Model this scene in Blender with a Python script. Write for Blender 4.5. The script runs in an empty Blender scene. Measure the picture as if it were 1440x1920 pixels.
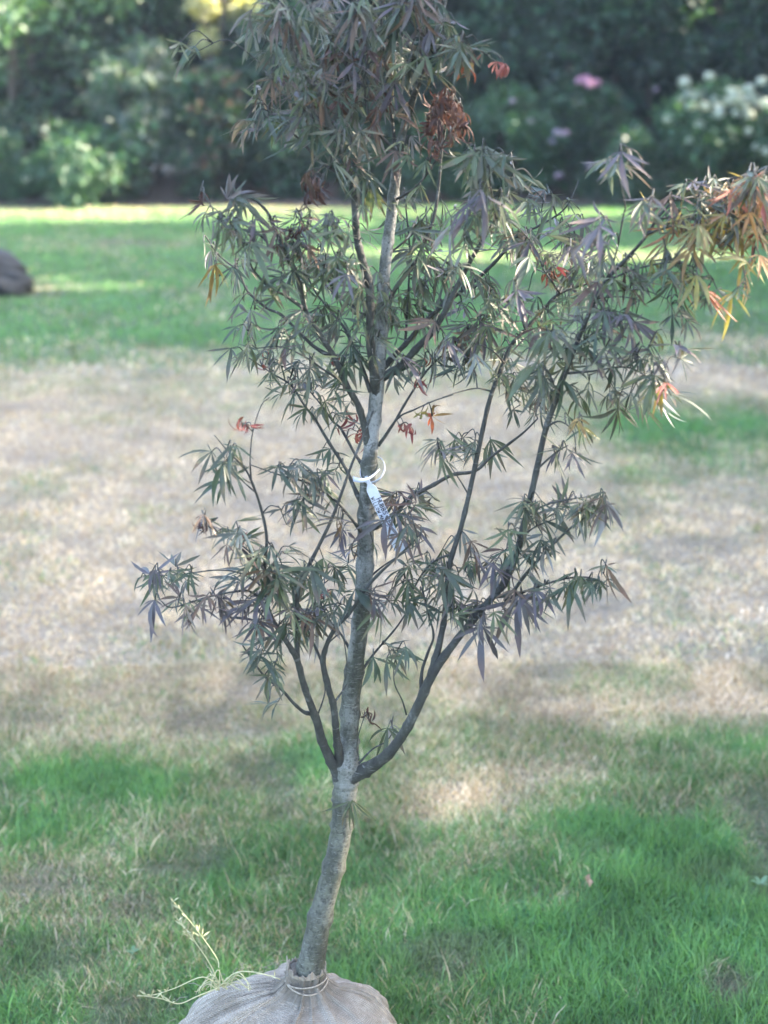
import bpy, math, random
import numpy as np
from mathutils import Vector, Matrix

random.seed(7)
rng = np.random.default_rng(7)
scene = bpy.context.scene
col = scene.collection

# ------------------------------------------------------------------ camera
F_PX = 3000.0
PITCH = math.atan(830.0 / F_PX)
CAM_Z = 1.6
cam_d = bpy.data.cameras.new("camera")
cam_d.sensor_fit = 'VERTICAL'
cam_d.sensor_height = 24.0
cam_d.lens = F_PX / 1920.0 * 24.0
cam_d.clip_start = 0.05
cam_d.clip_end = 600.0
cam_d.dof.use_dof = True
cam_d.dof.focus_distance = 2.27
cam_d.dof.aperture_fstop = cam_d.lens * 1e-3 / 0.0140
cam = bpy.data.objects.new("camera", cam_d)
col.objects.link(cam)
cam.location = (0, 0, CAM_Z)
cam.rotation_euler = (math.pi / 2 - PITCH, 0, 0)
scene.camera = cam

# ------------------------------------------------------------------ world, sun, exposure
SUN_AZ, SUN_EL = math.radians(76), math.radians(33)      # azimuth measured from +Y towards +X
SUN = Vector((math.sin(SUN_AZ) * math.cos(SUN_EL), math.cos(SUN_AZ) * math.cos(SUN_EL), math.sin(SUN_EL)))
world = bpy.data.worlds.new("World")
scene.world = world
world.use_nodes = True
wn = world.node_tree
bg = wn.nodes["Background"]
sky = wn.nodes.new("ShaderNodeTexSky")
sky.sky_type = 'NISHITA'
sky.sun_disc = False
sky.sun_elevation = SUN_EL
sky.sun_rotation = SUN_AZ
sky.air_density = 1.0
sky.dust_density = 3.0
sky.ozone_density = 0.3
wn.links.new(sky.outputs[0], bg.inputs[0])
bg.inputs[1].default_value = 0.15
sun_d = bpy.data.lights.new("sun", 'SUN')
sun_d.energy = 4.8
sun_d.angle = math.radians(0.53)
sun_d.color = (1.0, 0.87, 0.70)
sun_o = bpy.data.objects.new("sun", sun_d)
col.objects.link(sun_o)
sun_o.rotation_euler = (-SUN).to_track_quat('-Z', 'Y').to_euler()
scene.view_settings.view_transform = 'Standard'
scene.view_settings.look = 'None'
scene.view_settings.exposure = 3.5
scene.view_settings.gamma = 1.0
scene.cycles.use_denoising = True
scene.cycles.max_bounces = 8
scene.cycles.transparent_max_bounces = 8

# ------------------------------------------------------------------ helpers
CP, SP = math.cos(PITCH), math.sin(PITCH)
def at(px, py, Y):
    """world point seen at photo pixel (1440x1920) that stands Y metres in front of the camera."""
    a, b = (px - 720) / F_PX, -(py - 960) / F_PX
    d = Vector((a, CP + b * SP, -SP + b * CP))
    return Vector((0, 0, CAM_Z)) + d * (Y / d.y)
def ground_at(px, py):
    a, b = (px - 720) / F_PX, -(py - 960) / F_PX
    d = Vector((a, CP + b * SP, -SP + b * CP))
    return Vector((0, 0, CAM_Z)) + d * (CAM_Z / -d.z)

def tag(o, label=None, cat=None, group=None, kind=None):
    if label: o["label"] = label
    if cat: o["category"] = cat
    if group: o["group"] = group
    if kind: o["kind"] = kind
    return o
def empty(name, loc=(0, 0, 0)):
    o = bpy.data.objects.new(name, None)
    o.empty_display_size = 0.1
    o.location = loc
    col.objects.link(o)
    return o
def link(name, me, mat, parent=None, smooth=False):
    if mat: me.materials.append(mat)
    o = bpy.data.objects.new(name, me)
    col.objects.link(o)
    if smooth:
        me.polygons.foreach_set("use_smooth", np.ones(len(me.polygons), dtype=bool))
    if parent:
        o.parent = parent
        o.matrix_parent_inverse = Matrix.Translation(parent.location).inverted()
    return o
def mesh_np(name, V, faces, C=None):
    """V (n,3) float array, faces (m,k) int array (k = 3 or 4), C (n,3) colours."""
    me = bpy.data.meshes.new(name)
    V = np.ascontiguousarray(V, dtype=np.float32)
    faces = np.ascontiguousarray(faces, dtype=np.int32)
    m, k = faces.shape
    me.vertices.add(len(V)); me.vertices.foreach_set("co", V.ravel())
    me.loops.add(m * k); me.loops.foreach_set("vertex_index", faces.ravel())
    me.polygons.add(m)
    me.polygons.foreach_set("loop_start", np.arange(0, m * k, k, dtype=np.int32))
    try: me.polygons.foreach_set("loop_total", np.full(m, k, dtype=np.int32))
    except Exception: pass
    me.update(calc_edges=True)
    if C is not None:
        ca = me.color_attributes.new("tint", 'FLOAT_COLOR', 'POINT')
        C4 = np.ones((len(V), 4), dtype=np.float32); C4[:, :3] = C
        ca.data.foreach_set("color", C4.ravel())
    return me

def vnoise(x, y, seed=0):
    x = np.asarray(x, float); y = np.asarray(y, float)
    xi, yi = np.floor(x).astype(np.int64), np.floor(y).astype(np.int64)
    xf, yf = x - xi, y - yi
    u, v = xf * xf * (3 - 2 * xf), yf * yf * (3 - 2 * yf)
    def h(a, b):
        n = (a * 374761393 + b * 668265263 + seed * 974634777) & 0x7fffffff
        n = ((n ^ (n >> 13)) * 1274126177) & 0x7fffffff
        return ((n ^ (n >> 16)) & 0xffff) / 65535.0
    return (h(xi, yi) * (1 - u) * (1 - v) + h(xi + 1, yi) * u * (1 - v) + h(xi, yi + 1) * (1 - u) * v + h(xi + 1, yi + 1) * u * v)
def fbm(x, y, seed=0, oct=4):
    s, a, t = 0, 1, 0
    for k in range(oct):
        s = s + a * vnoise(np.asarray(x) * 2 ** k, np.asarray(y) * 2 ** k, seed + k); t += a; a *= 0.5
    return s / t

# ------------------------------------------------------------------ materials
def new_mat(name):
    m = bpy.data.materials.new(name); m.use_nodes = True
    nt = m.node_tree
    b = nt.nodes["Principled BSDF"]
    return m, nt, b
def node(nt, t, **kw):
    n = nt.nodes.new(t)
    for k, v in kw.items(): setattr(n, k, v)
    return n
def ramp(nt, fac, stops):
    r = node(nt, "ShaderNodeValToRGB")
    el = r.color_ramp.elements
    while len(el) < len(stops): el.new(0.5)
    for e, (p, c) in zip(el, stops):
        e.position = p; e.color = (*c, 1)
    nt.links.new(fac, r.inputs[0])
    return r.outputs[0]
def noise(nt, scale, detail=4, rough=0.6, vec=None):
    n = node(nt, "ShaderNodeTexNoise")
    n.inputs["Scale"].default_value = scale; n.inputs["Detail"].default_value = detail; n.inputs["Roughness"].default_value = rough
    if vec is None:
        tc = node(nt, "ShaderNodeTexCoord"); vec = tc.outputs["Object"]
    nt.links.new(vec, n.inputs["Vector"])
    return n.outputs["Fac"]
def mixc(nt, fac, a, b, mode='MIX'):
    m = node(nt, "ShaderNodeMix", data_type='RGBA', blend_type=mode)
    for sock, v in ((m.inputs[0], fac), (m.inputs[6], a), (m.inputs[7], b)):
        if hasattr(v, "default_value") or hasattr(v, "links"): nt.links.new(v, sock)
        elif isinstance(v, tuple): sock.default_value = (*v, 1)
        else: sock.default_value = v
    return m.outputs[2]
def leaf_mat(name, rough=0.5, transl=0.35, spec=0.5, under=None, mottled=0.0, tboost=(1.3, 1.5, 0.6)):
    m, nt, b = new_mat(name)
    at_ = node(nt, "ShaderNodeAttribute", attribute_name="tint")
    c = at_.outputs["Color"]
    if mottled:
        f = noise(nt, 60, 4)
        dark = mixc(nt, 1.0, c, (0.55, 0.5, 0.5), 'MULTIPLY')
        c = mixc(nt, ramp(nt, f, [(0.4, (0, 0, 0)), (0.75, (mottled,) * 3)]), c, dark)
    cs = c
    if under:
        g = node(nt, "ShaderNodeNewGeometry")
        pale = mixc(nt, 0.55, c, under)
        cs = mixc(nt, g.outputs["Backfacing"], c, pale)
    nt.links.new(cs, b.inputs["Base Color"])
    b.inputs["Roughness"].default_value = rough
    b.inputs["Specular IOR Level"].default_value = spec
    tr = node(nt, "ShaderNodeBsdfTranslucent")
    tc = mixc(nt, 1.0, c, tboost, 'MULTIPLY')
    nt.links.new(tc, tr.inputs[0])
    mx = node(nt, "ShaderNodeMixShader"); mx.inputs[0].default_value = transl
    nt.links.new(b.outputs[0], mx.inputs[1]); nt.links.new(tr.outputs[0], mx.inputs[2])
    nt.links.new(mx.outputs[0], nt.nodes["Material Output"].inputs[0])
    return m
M_LEAF = leaf_mat("maple leaf", rough=0.48, transl=0.30, spec=0.42, under=(0.30, 0.31, 0.31), mottled=0.6, tboost=(1.25, 1.2, 0.75))
M_DRY = leaf_mat("withered leaf", rough=0.7, transl=0.3, spec=0.3, mottled=0.5, tboost=(1.4, 1.0, 0.7))
M_SHRUB = leaf_mat("garden foliage", rough=0.5, transl=0.3, spec=0.45, tboost=(1.5, 1.6, 0.5))
M_GRASS = leaf_mat("grass blade", rough=0.6, transl=0.3, spec=0.3, tboost=(1.2, 1.3, 0.7))
M_PETAL = leaf_mat("petal", rough=0.6, transl=0.3, spec=0.3, tboost=(1, 1, 1))

def bark_mat(name, base, dark, pale, pale_amt, scale=1.0, low=None):
    m, nt, b = new_mat(name)
    tc = node(nt, "ShaderNodeTexCoord")
    mp = node(nt, "ShaderNodeMapping"); nt.links.new(tc.outputs["Object"], mp.inputs[0])
    mp.inputs["Scale"].default_value = (1, 1, 0.45)
    n1 = noise(nt, 38 * scale, 6, 0.65, mp.outputs[0])
    n2 = noise(nt, 11 * scale, 5, 0.6)
    n3 = noise(nt, 150 * scale, 5, 0.7)
    mp2 = node(nt, "ShaderNodeMapping"); nt.links.new(tc.outputs["Object"], mp2.inputs[0])
    mp2.inputs["Scale"].default_value = (1, 1, 5)
    n4 = noise(nt, 26 * scale, 4, 0.6, mp2.outputs[0])
    c = mixc(nt, ramp(nt, n1, [(0.35, (0, 0, 0)), (0.65, (1, 1, 1))]), dark, base)
    lich = mixc(nt, 0.5, n1, n2)
    lf = ramp(nt, lich, [(0.585 - 0.22 * pale_amt, (0, 0, 0)), (0.69 - 0.2 * pale_amt, (1, 1, 1))])
    c = mixc(nt, lf, c, pale)
    c = mixc(nt, ramp(nt, n3, [(0.42, (0, 0, 0)), (0.6, (0.55, 0.55, 0.55))]), c, dark)
    c = mixc(nt, ramp(nt, n4, [(0.62, (0, 0, 0)), (0.72, (0.6, 0.6, 0.6))]), c, pale)
    if low:
        sx = node(nt, "ShaderNodeSeparateXYZ"); gp = node(nt, "ShaderNodeNewGeometry"); nt.links.new(gp.outputs["Position"], sx.inputs[0])
        mr = node(nt, "ShaderNodeMapRange"); mr.inputs[1].default_value = .45; mr.inputs[2].default_value = 1.0; nt.links.new(sx.outputs[2], mr.inputs[0])
        fl = mixc(nt, 0.55, mr.outputs[0], n2)
        c = mixc(nt, ramp(nt, fl, [(.24, (1, 1, 1)), (.70, (0, 0, 0))]), c, mixc(nt, ramp(nt, n1, [(.4, (0, 0, 0)), (.66, (1, 1, 1))]), low, tuple(v * 2.0 for v in low)))
    if low:
        fk = noise(nt, 95, 4, .75, mp2.outputs[0])
        c = mixc(nt, ramp(nt, fk, [(.56, (0, 0, 0)), (.66, (.6, .6, .6))]), c, (0.22, 0.22, 0.21))
        c = mixc(nt, ramp(nt, n3, [(.38, (.75, .75, .75)), (.5, (0, 0, 0))]), c, (0.02, 0.02, 0.018))
    nt.links.new(c, b.inputs["Base Color"])
    b.inputs["Roughness"].default_value = 0.8
    bp = node(nt, "ShaderNodeBump"); bp.inputs["Strength"].default_value = 0.9; bp.inputs["Distance"].default_value = 0.004
    hgt = mixc(nt, 0.5, n3, n4)
    nt.links.new(hgt, bp.inputs["Height"]); nt.links.new(bp.outputs[0], b.inputs["Normal"])
    return m
M_TRUNK = bark_mat("maple trunk bark", (0.085, 0.088, 0.070), (0.034, 0.036, 0.032), (0.30, 0.30, 0.305), 0.56, low=(0.050, 0.052, 0.038))
M_BRANCH = bark_mat("maple branch bark", (0.062, 0.064, 0.058), (0.024, 0.023, 0.023), (0.25, 0.25, 0.25), 0.05, 1.6)
M_WOOD = bark_mat("garden bark", (0.09, 0.07, 0.055), (0.04, 0.03, 0.025), (0.2, 0.19, 0.17), 0.2, 0.3)

# ------------------------------------------------------------------ lawn colouring (dry and green patches; straw colour also brightens the sunlit far strip)
_p = []   # (ground x, ground y, sx, sy, dryness)
def patch(px, py, rx, ry, d):
    c = ground_at(px, py); a = ground_at(px + rx, py); t = ground_at(px, py - ry); b = ground_at(px, py + ry)
    _p.append((c.x, c.y, abs(a.x - c.x), (t.y - b.y) / 2, d))
for a in [(150, 1465, 130, 35, -.5), (290, 1490, 90, 30, -.35), (600, 1420, 110, 40, -.55), (1200, 1275, 110, 30, -.35), (1390, 1400, 130, 50, -.5),
          (1250, 1400, 100, 35, -.25), (150, 393, 420, 12, .35), (640, 395, 200, 9, .15), (890, 1500, 130, 50, .6), (1030, 1455, 140, 30, .5), (700, 1530, 140, 30, .3), (380, 1560, 120, 30, .25),  # entries at the far edge paint the sunlit strip in straw colour
          (60, 1650, 130, 45, .5), (200, 1600, 120, 40, .2), (280, 1700, 90, 30, .18), (900, 1600, 90, 30, .3), (1360, 1860, 45, 30, .5), (90, 1500, 100, 20, .25),
          (1320, 815, 170, 55, -.75), (1180, 790, 110, 55, -.6), (1400, 780, 80, 50, -.5), (1180, 890, 40, 15, -.45), (1330, 700, 130, 20, .6),
          (1250, 900, 60, 12, -.25), (1400, 880, 60, 14, -.3), (350, 640, 120, 18, -.3), (60, 620, 120, 14, -.3), (500, 640, 80, 14, .1),
          (1120, 700, 60, 30, -.5), (950, 650, 80, 20, -.5), (250, 455, 160, 9, .25), (1160, 480, 160, 7, .5), (100, 1720, 140, 16, .3),
          (1120, 1560, 90, 35, -.25), (850, 1780, 220, 60, -.1), (1300, 1650, 180, 100, -.25), (420, 1760, 90, 50, .12), (500, 1480, 160, 25, .1),
          (1060, 1330, 200, 25, .2), (150, 1370, 240, 30, .25), (450, 1820, 120, 60, -.05), (1180, 1790, 200, 90, -.15)]:
    patch(*a)
Y_NEAR, Y_MID = ground_at(720, 1450).y, ground_at(720, 652).y
def dry_and_sun(x, y):
    x = np.asarray(x, float); y = np.asarray(y, float)
    wob = (fbm(x * 0.9, y * 0.9, 11) - 0.5)
    near = 1 / (1 + np.exp(np.minimum(60, -(y + wob * 1.0 - Y_NEAR) / 0.19)))
    far = 1 / (1 + np.exp(np.minimum(60, (y + wob * 3.0 - x * 0.05 - Y_MID) / 0.28)))
    d = near * far
    d = 0.02 + 0.93 * d + 0.16 * (1 - near) * fbm(x * 3, y * 3, 4)
    for (cx, cy, sx, sy, a) in _p:
        d = d + a * np.exp(-(((x - cx) / sx) ** 2 + ((y - cy) / sy) ** 2))
    d = d + (fbm(x * 2.2, y * 1.6, 21) - 0.5) * 0.55 + (fbm(x * 9, y * 7, 23, 3) - 0.5) * 0.5
    return np.clip(d, 0, 1)
_s = []  # bare soil spots, plus a brown streak with shorter grass far left
for (px, py, rx, ry, a) in [(1360, 1862, 38, 30, 1), (50, 1665, 110, 28, .8), (320, 1625, 70, 14, .8), (40, 1345, 90, 18, .5), (480, 1370, 60, 14, .6), (600, 1800, 50, 16, .5), (20, 770, 60, 7, .6), (250, 715, 40, 5, .6),
                            (60, 862, 50, 5, .7), (300, 700, 50, 5, .5), (650, 960, 40, 8, .4), (1000, 1310, 60, 8, .4), (1300, 1420, 70, 12, .5), (30, 548, 95, 13, .9), (240, 457, 110, 5, .7), (900, 1365, 90, 12, .4), (1120, 1600, 50, 12, .4), (120, 1630, 60, 10, .5)]:
    c_ = ground_at(px, py); a_ = ground_at(px + rx, py); _s.append((c_.x, c_.y, abs(a_.x - c_.x), (ground_at(px, py - ry).y - ground_at(px, py + ry).y) / 2, a))
def brown_at(x, y):
    x = np.asarray(x, float); y = np.asarray(y, float)
    v = 0
    for (cx, cy, sx, sy, a) in _s: v = v + a * np.exp(-(((x - cx) / sx) ** 2 + ((y - cy) / sy) ** 2))
    v = v * (.4 + 1.2 * fbm(x * 7, y * 7, 83, 3))
    v = v + np.clip((fbm(x * 4.2, y * 3.4, 84, 4) - .62) * 5, 0, .6) * np.clip((7.5 - y) / 3, .25, 1)
    return np.clip(v, 0, 1)
def lawn_colour(x, y, n, jitter=0.25):
    d = dry_and_sun(x, y)[:, None]
    g1 = np.array([0.105, 0.225, 0.075]); g2 = np.array([0.165, 0.300, 0.095]); g3 = np.array([0.080, 0.185, 0.085])
    t = fbm(np.asarray(x) * 1.7, np.asarray(y) * 1.7, 31)[:, None]
    r = rng.random((n, 1))
    green = g1 * (1 - t) + g2 * t
    green = np.where(r < 0.25, g3, green)
    s1 = np.array([0.60, 0.44, 0.31]); s2 = np.array([0.42, 0.28, 0.185]); s3 = np.array([0.76, 0.61, 0.48])
    q = rng.random((n, 1))
    straw = np.where(q < 0.3, s2, np.where(q < 0.7, s1, s3))
    pick = (rng.random((n, 1)) < d * 1.08 - 0.04)
    c = np.where(pick, straw, green)
    # transition grass is olive
    mid = 4 * d * (1 - d)
    c = c * (1 - 0.3 * mid) + np.array([0.17, 0.18, 0.085]) * 0.3 * mid
    mot = (0.50 + 1.0 * fbm(np.asarray(x) * 6.5, np.asarray(y) * 5.0, 71, 4))[:, None]
    lav = fbm(np.asarray(x) * 1.3, np.asarray(y) * 0.9, 73, 2)[:, None]
    c = c * (1 + d * (lav - .5) * np.array([-.04, .0, .16]))
    so = brown_at(x, y)[:, None]
    c = c * (1 - .8 * so) + np.array([0.15, 0.12, 0.10]) * .8 * so
    return c * mot * (1 + (rng.random((n, 1)) - 0.5) * 2 * jitter)

# ------------------------------------------------------------------ ground sheet
def build_ground():
    xs = np.concatenate([[-260, -120, -60, -30, -16], np.arange(-9, 9.01, 0.09), [16, 30, 60, 120, 260]])
    ys = np.concatenate([[-260, -120, -60, -20, -6], np.arange(0, 24.01, 0.09), [32, 60, 120, 300]])
    X, Y = np.meshgrid(xs, ys)
    x, y = X.ravel(), Y.ravel()
    z = (fbm(x * 1.2, y * 1.2, 3) - 0.5) * 0.05 * (np.abs(x) < 20)
    z = np.where((x > -.6) & (x < .5) & (y > 1.7) & (y < 2.5), 0, z)
    V = np.stack([x, y, z], 1)
    nx, ny = len(xs), len(ys)
    i = np.arange(nx * ny).reshape(ny, nx)
    Fc = np.stack([i[:-1, :-1], i[:-1, 1:], i[1:, 1:], i[1:, :-1]], -1).reshape(-1, 4)
    d = dry_and_sun(x, y)[:, None]
    C = (1 - d) * np.array([0.06, 0.115, 0.04]) + d * np.array([0.32, 0.255, 0.185])
    so = brown_at(x, y)[:, None]; C = C * (1 - .8 * so) + np.array([0.09, 0.07, 0.055]) * .8 * so
    me = mesh_np("ground", V, Fc, C)
    m, nt, b = new_mat("lawn soil and thatch")
    a = node(nt, "ShaderNodeAttribute", attribute_name="tint")
    n1 = noise(nt, 45, 6, 0.7); n2 = noise(nt, 7, 4, 0.6)
    c = mixc(nt, 1.0, a.outputs["Color"], ramp(nt, n1, [(0.3, (0.4, 0.38, 0.35)), (0.7, (1.35, 1.35, 1.35))]), 'MULTIPLY')
    c = mixc(nt, ramp(nt, n2, [(0.55, (0, 0, 0)), (0.8, (0.5, 0.5, 0.5))]), c, (0.12, 0.09, 0.06))
    nt.links.new(c, b.inputs["Base Color"]); b.inputs["Roughness"].default_value = 0.95
    bp = node(nt, "ShaderNodeBump"); bp.inputs["Strength"].default_value = 0.8; bp.inputs["Distance"].default_value = 0.02
    nt.links.new(n1, bp.inputs["Height"]); nt.links.new(bp.outputs[0], b.inputs["Normal"])
    return tag(link("ground", me, m, smooth=True), kind="structure")
ground = build_ground()
def gz(x, y):
    return (fbm(x * 1.2, y * 1.2, 3) - 0.5) * 0.05

# ------------------------------------------------------------------ grass blades
def blades(n, y0, y1, hmin, hmax, wid, margin, power=1.0):
    """n blades in the wedge in front of the camera between y0 and y1."""
    y = y0 + (y1 - y0) * rng.random(n) ** power
    x = (rng.random(n) * 2 - 1) * (0.245 * y + margin)
    keep = ((x + 0.175) / 0.20) ** 2 + ((y - 2.1) / 0.2) ** 2 > 1
    x, y = x[keep], y[keep]; n = len(x)
    # clumping
    cl = fbm(x * 14, y * 14, 51, 2)
    d = dry_and_sun(x, y)
    h = (hmin + (hmax - hmin) * rng.random(n)) * (0.55 + 0.9 * cl) * (1 - 0.35 * d)
    h *= np.where(rng.random(n) < 0.03, 1.6, 1.0) * (1 - .55 * brown_at(x, y))
    az = rng.random(n) * 2 * np.pi + 2.0 * fbm(x * 5, y * 5, 61, 2)
    lean = np.abs(rng.normal(0, 0.6, n)) + 0.30 + 0.75 * d * rng.random(n)
    lean = np.clip(lean, 0, 1.5)
    w = wid * (0.6 + 0.8 * rng.random(n))
    dx, dy = np.cos(az), np.sin(az)
    sx, sy = -dy, dx
    # twist of the blade about its own axis
    tw = rng.random(n) * np.pi
    sx2, sy2 = np.cos(tw), np.sin(tw)
    z = gz(x, y) - 0.004
    base = np.stack([x, y, z], 1)
    D1 = np.stack([dx * np.sin(lean * 0.65), dy * np.sin(lean * 0.65), np.cos(lean * 0.65)], 1)
    D2 = np.stack([dx * np.sin(lean * 1.25), dy * np.sin(lean * 1.25), np.cos(lean * 1.25)], 1)
    side = np.stack([sx2, sy2, np.zeros(n)], 1) * w[:, None] * 0.5
    m1 = base + D1 * (h * 0.55)[:, None]
    tip = m1 + D2 * (h * 0.5)[:, None]
    V = np.empty((n, 5, 3), dtype=np.float32)
    V[:, 0] = base - side; V[:, 1] = base + side
    V[:, 2] = m1 - side * 0.85; V[:, 3] = m1 + side * 0.85; V[:, 4] = tip
    b = (np.arange(n) * 5)[:, None]
    Fc = np.concatenate([b + np.array([[0, 1, 3]]), b + np.array([[0, 3, 2]]), b + np.array([[2, 3, 4]])], 1).reshape(-1, 3)
    C = np.repeat(lawn_colour(x, y, n), 5, axis=0)
    return V.reshape(-1, 3), Fc, C
def build_grass():
    Vs, Fs, Cs, off = [], [], [], 0
    for args in [(330000, 1.9, 4.2, 0.022, 0.055, 0.0019, 0.6, 0.9), (170000, 4.2, 8.5, 0.022, 0.05, 0.0038, 0.9, 1.0), (90000, 8.5, 19.6, 0.03, 0.055, 0.010, 0.9, 1.0)]:
        V, Fc, C = blades(*args)
        Vs.append(V); Fs.append(Fc + off); Cs.append(C); off += len(V)
    me = mesh_np("grass", np.concatenate(Vs), np.concatenate(Fs), np.concatenate(Cs))
    return tag(link("grass", me, M_GRASS), "short lawn grass, green in parts and dried to straw in others", "grass", kind="stuff")
build_grass()

# ------------------------------------------------------------------ tubes
def smooth_path(pts, rad, sub=5):
    P = [Vector(p) for p in pts]
    if len(P) == 2: P = [P[0], (P[0] + P[1]) / 2, P[1]]; rad = [rad[0], (rad[0] + rad[1]) / 2, rad[1]]
    out, ro = [], []
    for i in range(len(P) - 1):
        p0 = P[i - 1] if i else P[0] * 2 - P[1]
        p1, p2 = P[i], P[i + 1]
        p3 = P[i + 2] if i + 2 < len(P) else P[-1] * 2 - P[-2]
        for k in range(sub):
            t = k / sub
            out.append(0.5 * ((2 * p1) + (p2 - p0) * t + (2 * p0 - 5 * p1 + 4 * p2 - p3) * t * t + (3 * p1 - p0 - 3 * p2 + p3) * t ** 3))
            ro.append(rad[i] * (1 - t) + rad[i + 1] * t)
    out.append(P[-1]); ro.append(rad[-1])
    return out, ro
class MB:
    def __init__(s): s.V = []; s.F = []; s.C = []
    def tube(s, pts, rad, n=7, knob=0.0, colour=None, cap=True):
        i0 = len(s.V)
        T = (pts[1] - pts[0]).normalized()
        N = T.orthogonal().normalized()
        for i, (p, r) in enumerate(zip(pts, rad)):
            t = (pts[min(i + 1, len(pts) - 1)] - pts[max(i - 1, 0)])
            t = t.normalized() if t.length > 1e-9 else T
            N = (N - t * N.dot(t)); N = N.normalized() if N.length > 1e-6 else t.orthogonal().normalized()
            B = t.cross(N)
            for k in range(n):
                a = 2 * math.pi * k / n
                rr = r * (1 + knob * (random.random() - 0.5))
                s.V.append(p + (N * math.cos(a) + B * math.sin(a)) * rr)
                if colour: s.C.append(colour)
        for i in range(len(pts) - 1):
            for k in range(n):
                a = i0 + i * n + k; b = i0 + i * n + (k + 1) % n
                s.F.append((a, b, b + n, a + n))
        if cap:
            for e, o in ((0, -1), (len(pts) - 1, 1)):
                ring = [i0 + e * n + k for k in range(n)]
                s.F.append(tuple(ring if o == 1 else ring[::-1]))
    def quad(s, *v, colour=None):
        i = len(s.V); s.V += [Vector(x) for x in v]
        if colour: s.C += [colour] * len(v)
        s.F.append(tuple(range(i, i + len(v))))
    def build(s, name, mat, parent=None, smooth=True):
        me = bpy.data.meshes.new(name)
        me.from_pydata([tuple(v) for v in s.V], [], s.F); me.update()
        if s.C:
            ca = me.color_attributes.new("tint", 'FLOAT_COLOR', 'POINT')
            C4 = np.ones((len(s.V), 4), dtype=np.float32); C4[:, :3] = np.array(s.C)
            ca.data.foreach_set("color", C4.ravel())
        return link(name, me, mat, parent, smooth)

# ------------------------------------------------------------------ the young maple
MM = 0.00079          # metres per photo pixel at the tree
Y0 = 2.10
maple = empty("maple_tree", at(575, 1850, Y0) * 1.0)
maple.location.z = 0
tag(maple, "young thin-leaved maple with its roots balled in burlap, standing on the lawn in front", "tree")

nodes_p, nodes_r, nodes_b = [], [], []     # skeleton points for attaching twigs
branch_mb = []
def limb(pts, r0, r1, n=8, knob=0.10, dy0=0.0, dy1=0.0, mb=None, ys=None):
    """pts in photo pixels; dy = distance offset from the trunk plane."""
    m = len(pts)
    P, R = [], []
    for i, p in enumerate(pts):
        t = i / (m - 1)
        y = Y0 + (ys[i] if ys else dy0 + (dy1 - dy0) * t)
        P.append(at(p[0], p[1], y))
        R.append((p[2] if len(p) > 2 else r0 + (r1 - r0) * t) * MM * (1.0 if not branch_mb else (.80 if i else .98)))
    S, SR = smooth_path(P, R, 5)
    # swollen nodes along the stem
    SR = [r * (1 + (0.16 if (i % 6 == 3) else 0.0)) for i, r in enumerate(SR)]
    bi = len(branch_mb)
    new = mb is None
    if new: mb = MB(); branch_mb.append(mb)
    mb.tube(S, SR, n, knob)
    for q, r in zip(S, SR):
        nodes_p.append(q); nodes_r.append(r); nodes_b.append(bi if new else branch_mb.index(mb))
    return mb

trunk_pts = [(568, 1900, 30), (572, 1868, 28), (585, 1800, 24), (600, 1720, 21.5), (622, 1640, 20), (638, 1570, 20), (643, 1520, 19), (646, 1490, 22.5), (649, 1462, 21), (651, 1435, 22), (654, 1395, 18), (655, 1360, 17), (659, 1300, 17),
             (668, 1230, 15.5), (678, 1150, 15), (684, 1060, 14.5), (686, 980, 14), (690, 900, 13.5), (696, 830, 12.5), (704, 760, 12), (710, 690, 11.5),
             (715, 620, 10.5), (718, 550, 10), (724, 480, 9.5), (733, 410, 9), (741, 340, 8.5), (750, 270, 7), (768, 205, 5.5), (790, 140, 4.5), (815, 70, 4), (835, 0, 3.4), (848, -70, 2.6), (860, -150, 1.5)]
trunk_mb = limb(trunk_pts, 0, 0, n=18, knob=0.09)
B = limb
# ---- lower right limb and what it carries
b_r = B([(648, 1458, 19), (668, 1450, 19), (690, 1441, 15.5), (728, 1413, 12), (760, 1370, 10.8), (785, 1320, 10.2), (812, 1262, 9.8), (850, 1208, 8), (897, 1150, 7.5), (943, 1098, 7)], 0, 0, n=12, ys=[0, -.004, -.014, -.045, -.07, -.09, -.1, -.1, -.09, -.08])
B([(943, 1098, 7.5), (966, 1045, 7), (986, 970, 6.6), (1005, 887, 6.2), (1023, 805, 5.8), (1040, 758, 5.4), (1058, 706, 5), (1084, 637, 4.6), (1127, 540, 4.2), (1169, 491, 3.8), (1210, 445, 3.2), (1240, 400, 2.6), (1290, 358, 2), (1360, 338, 1.6), (1440, 322, 1)], 0, 0, dy0=-.08, dy1=-.15)
B([(808, 1268, 8), (822, 1215, 7), (833, 1160, 6), (838, 1100, 5.6), (845, 1050, 5.4), (864, 990, 5.2), (882, 915, 5), (898, 840, 5), (918, 750, 4.8), (940, 692, 4.5), (957, 650, 4.3), (985, 618, 4), (1015, 585, 3.6), (1050, 550, 3), (1111, 529, 2), (1150, 520, 1.3)], 0, 0, dy0=-.1, dy1=.02)
B([(925, 1118), (957, 1112), (988, 1074), (1026, 1032), (1070, 990), (1110, 962), (1140, 950)], 4.5, 1.2, dy0=-.085, dy1=-.16)
B([(945, 1125), (1000, 1103), (1060, 1085), (1105, 1083), (1142, 1100)], 3, 1, dy0=-.085, dy1=-.12)
B([(790, 1305), (791, 1260), (803, 1222), (813, 1190), (800, 1140), (790, 1090)], 4, 1.3, dy0=-.09, dy1=-.04)
B([(842, 1040), (815, 1052), (790, 1078), (775, 1105)], 2.4, 1.2, dy0=-.09, dy1=-.05)
B([(988, 967), (1020, 948), (1060, 938), (1110, 930)], 2.6, 1, dy0=-.1, dy1=-.18)
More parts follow.
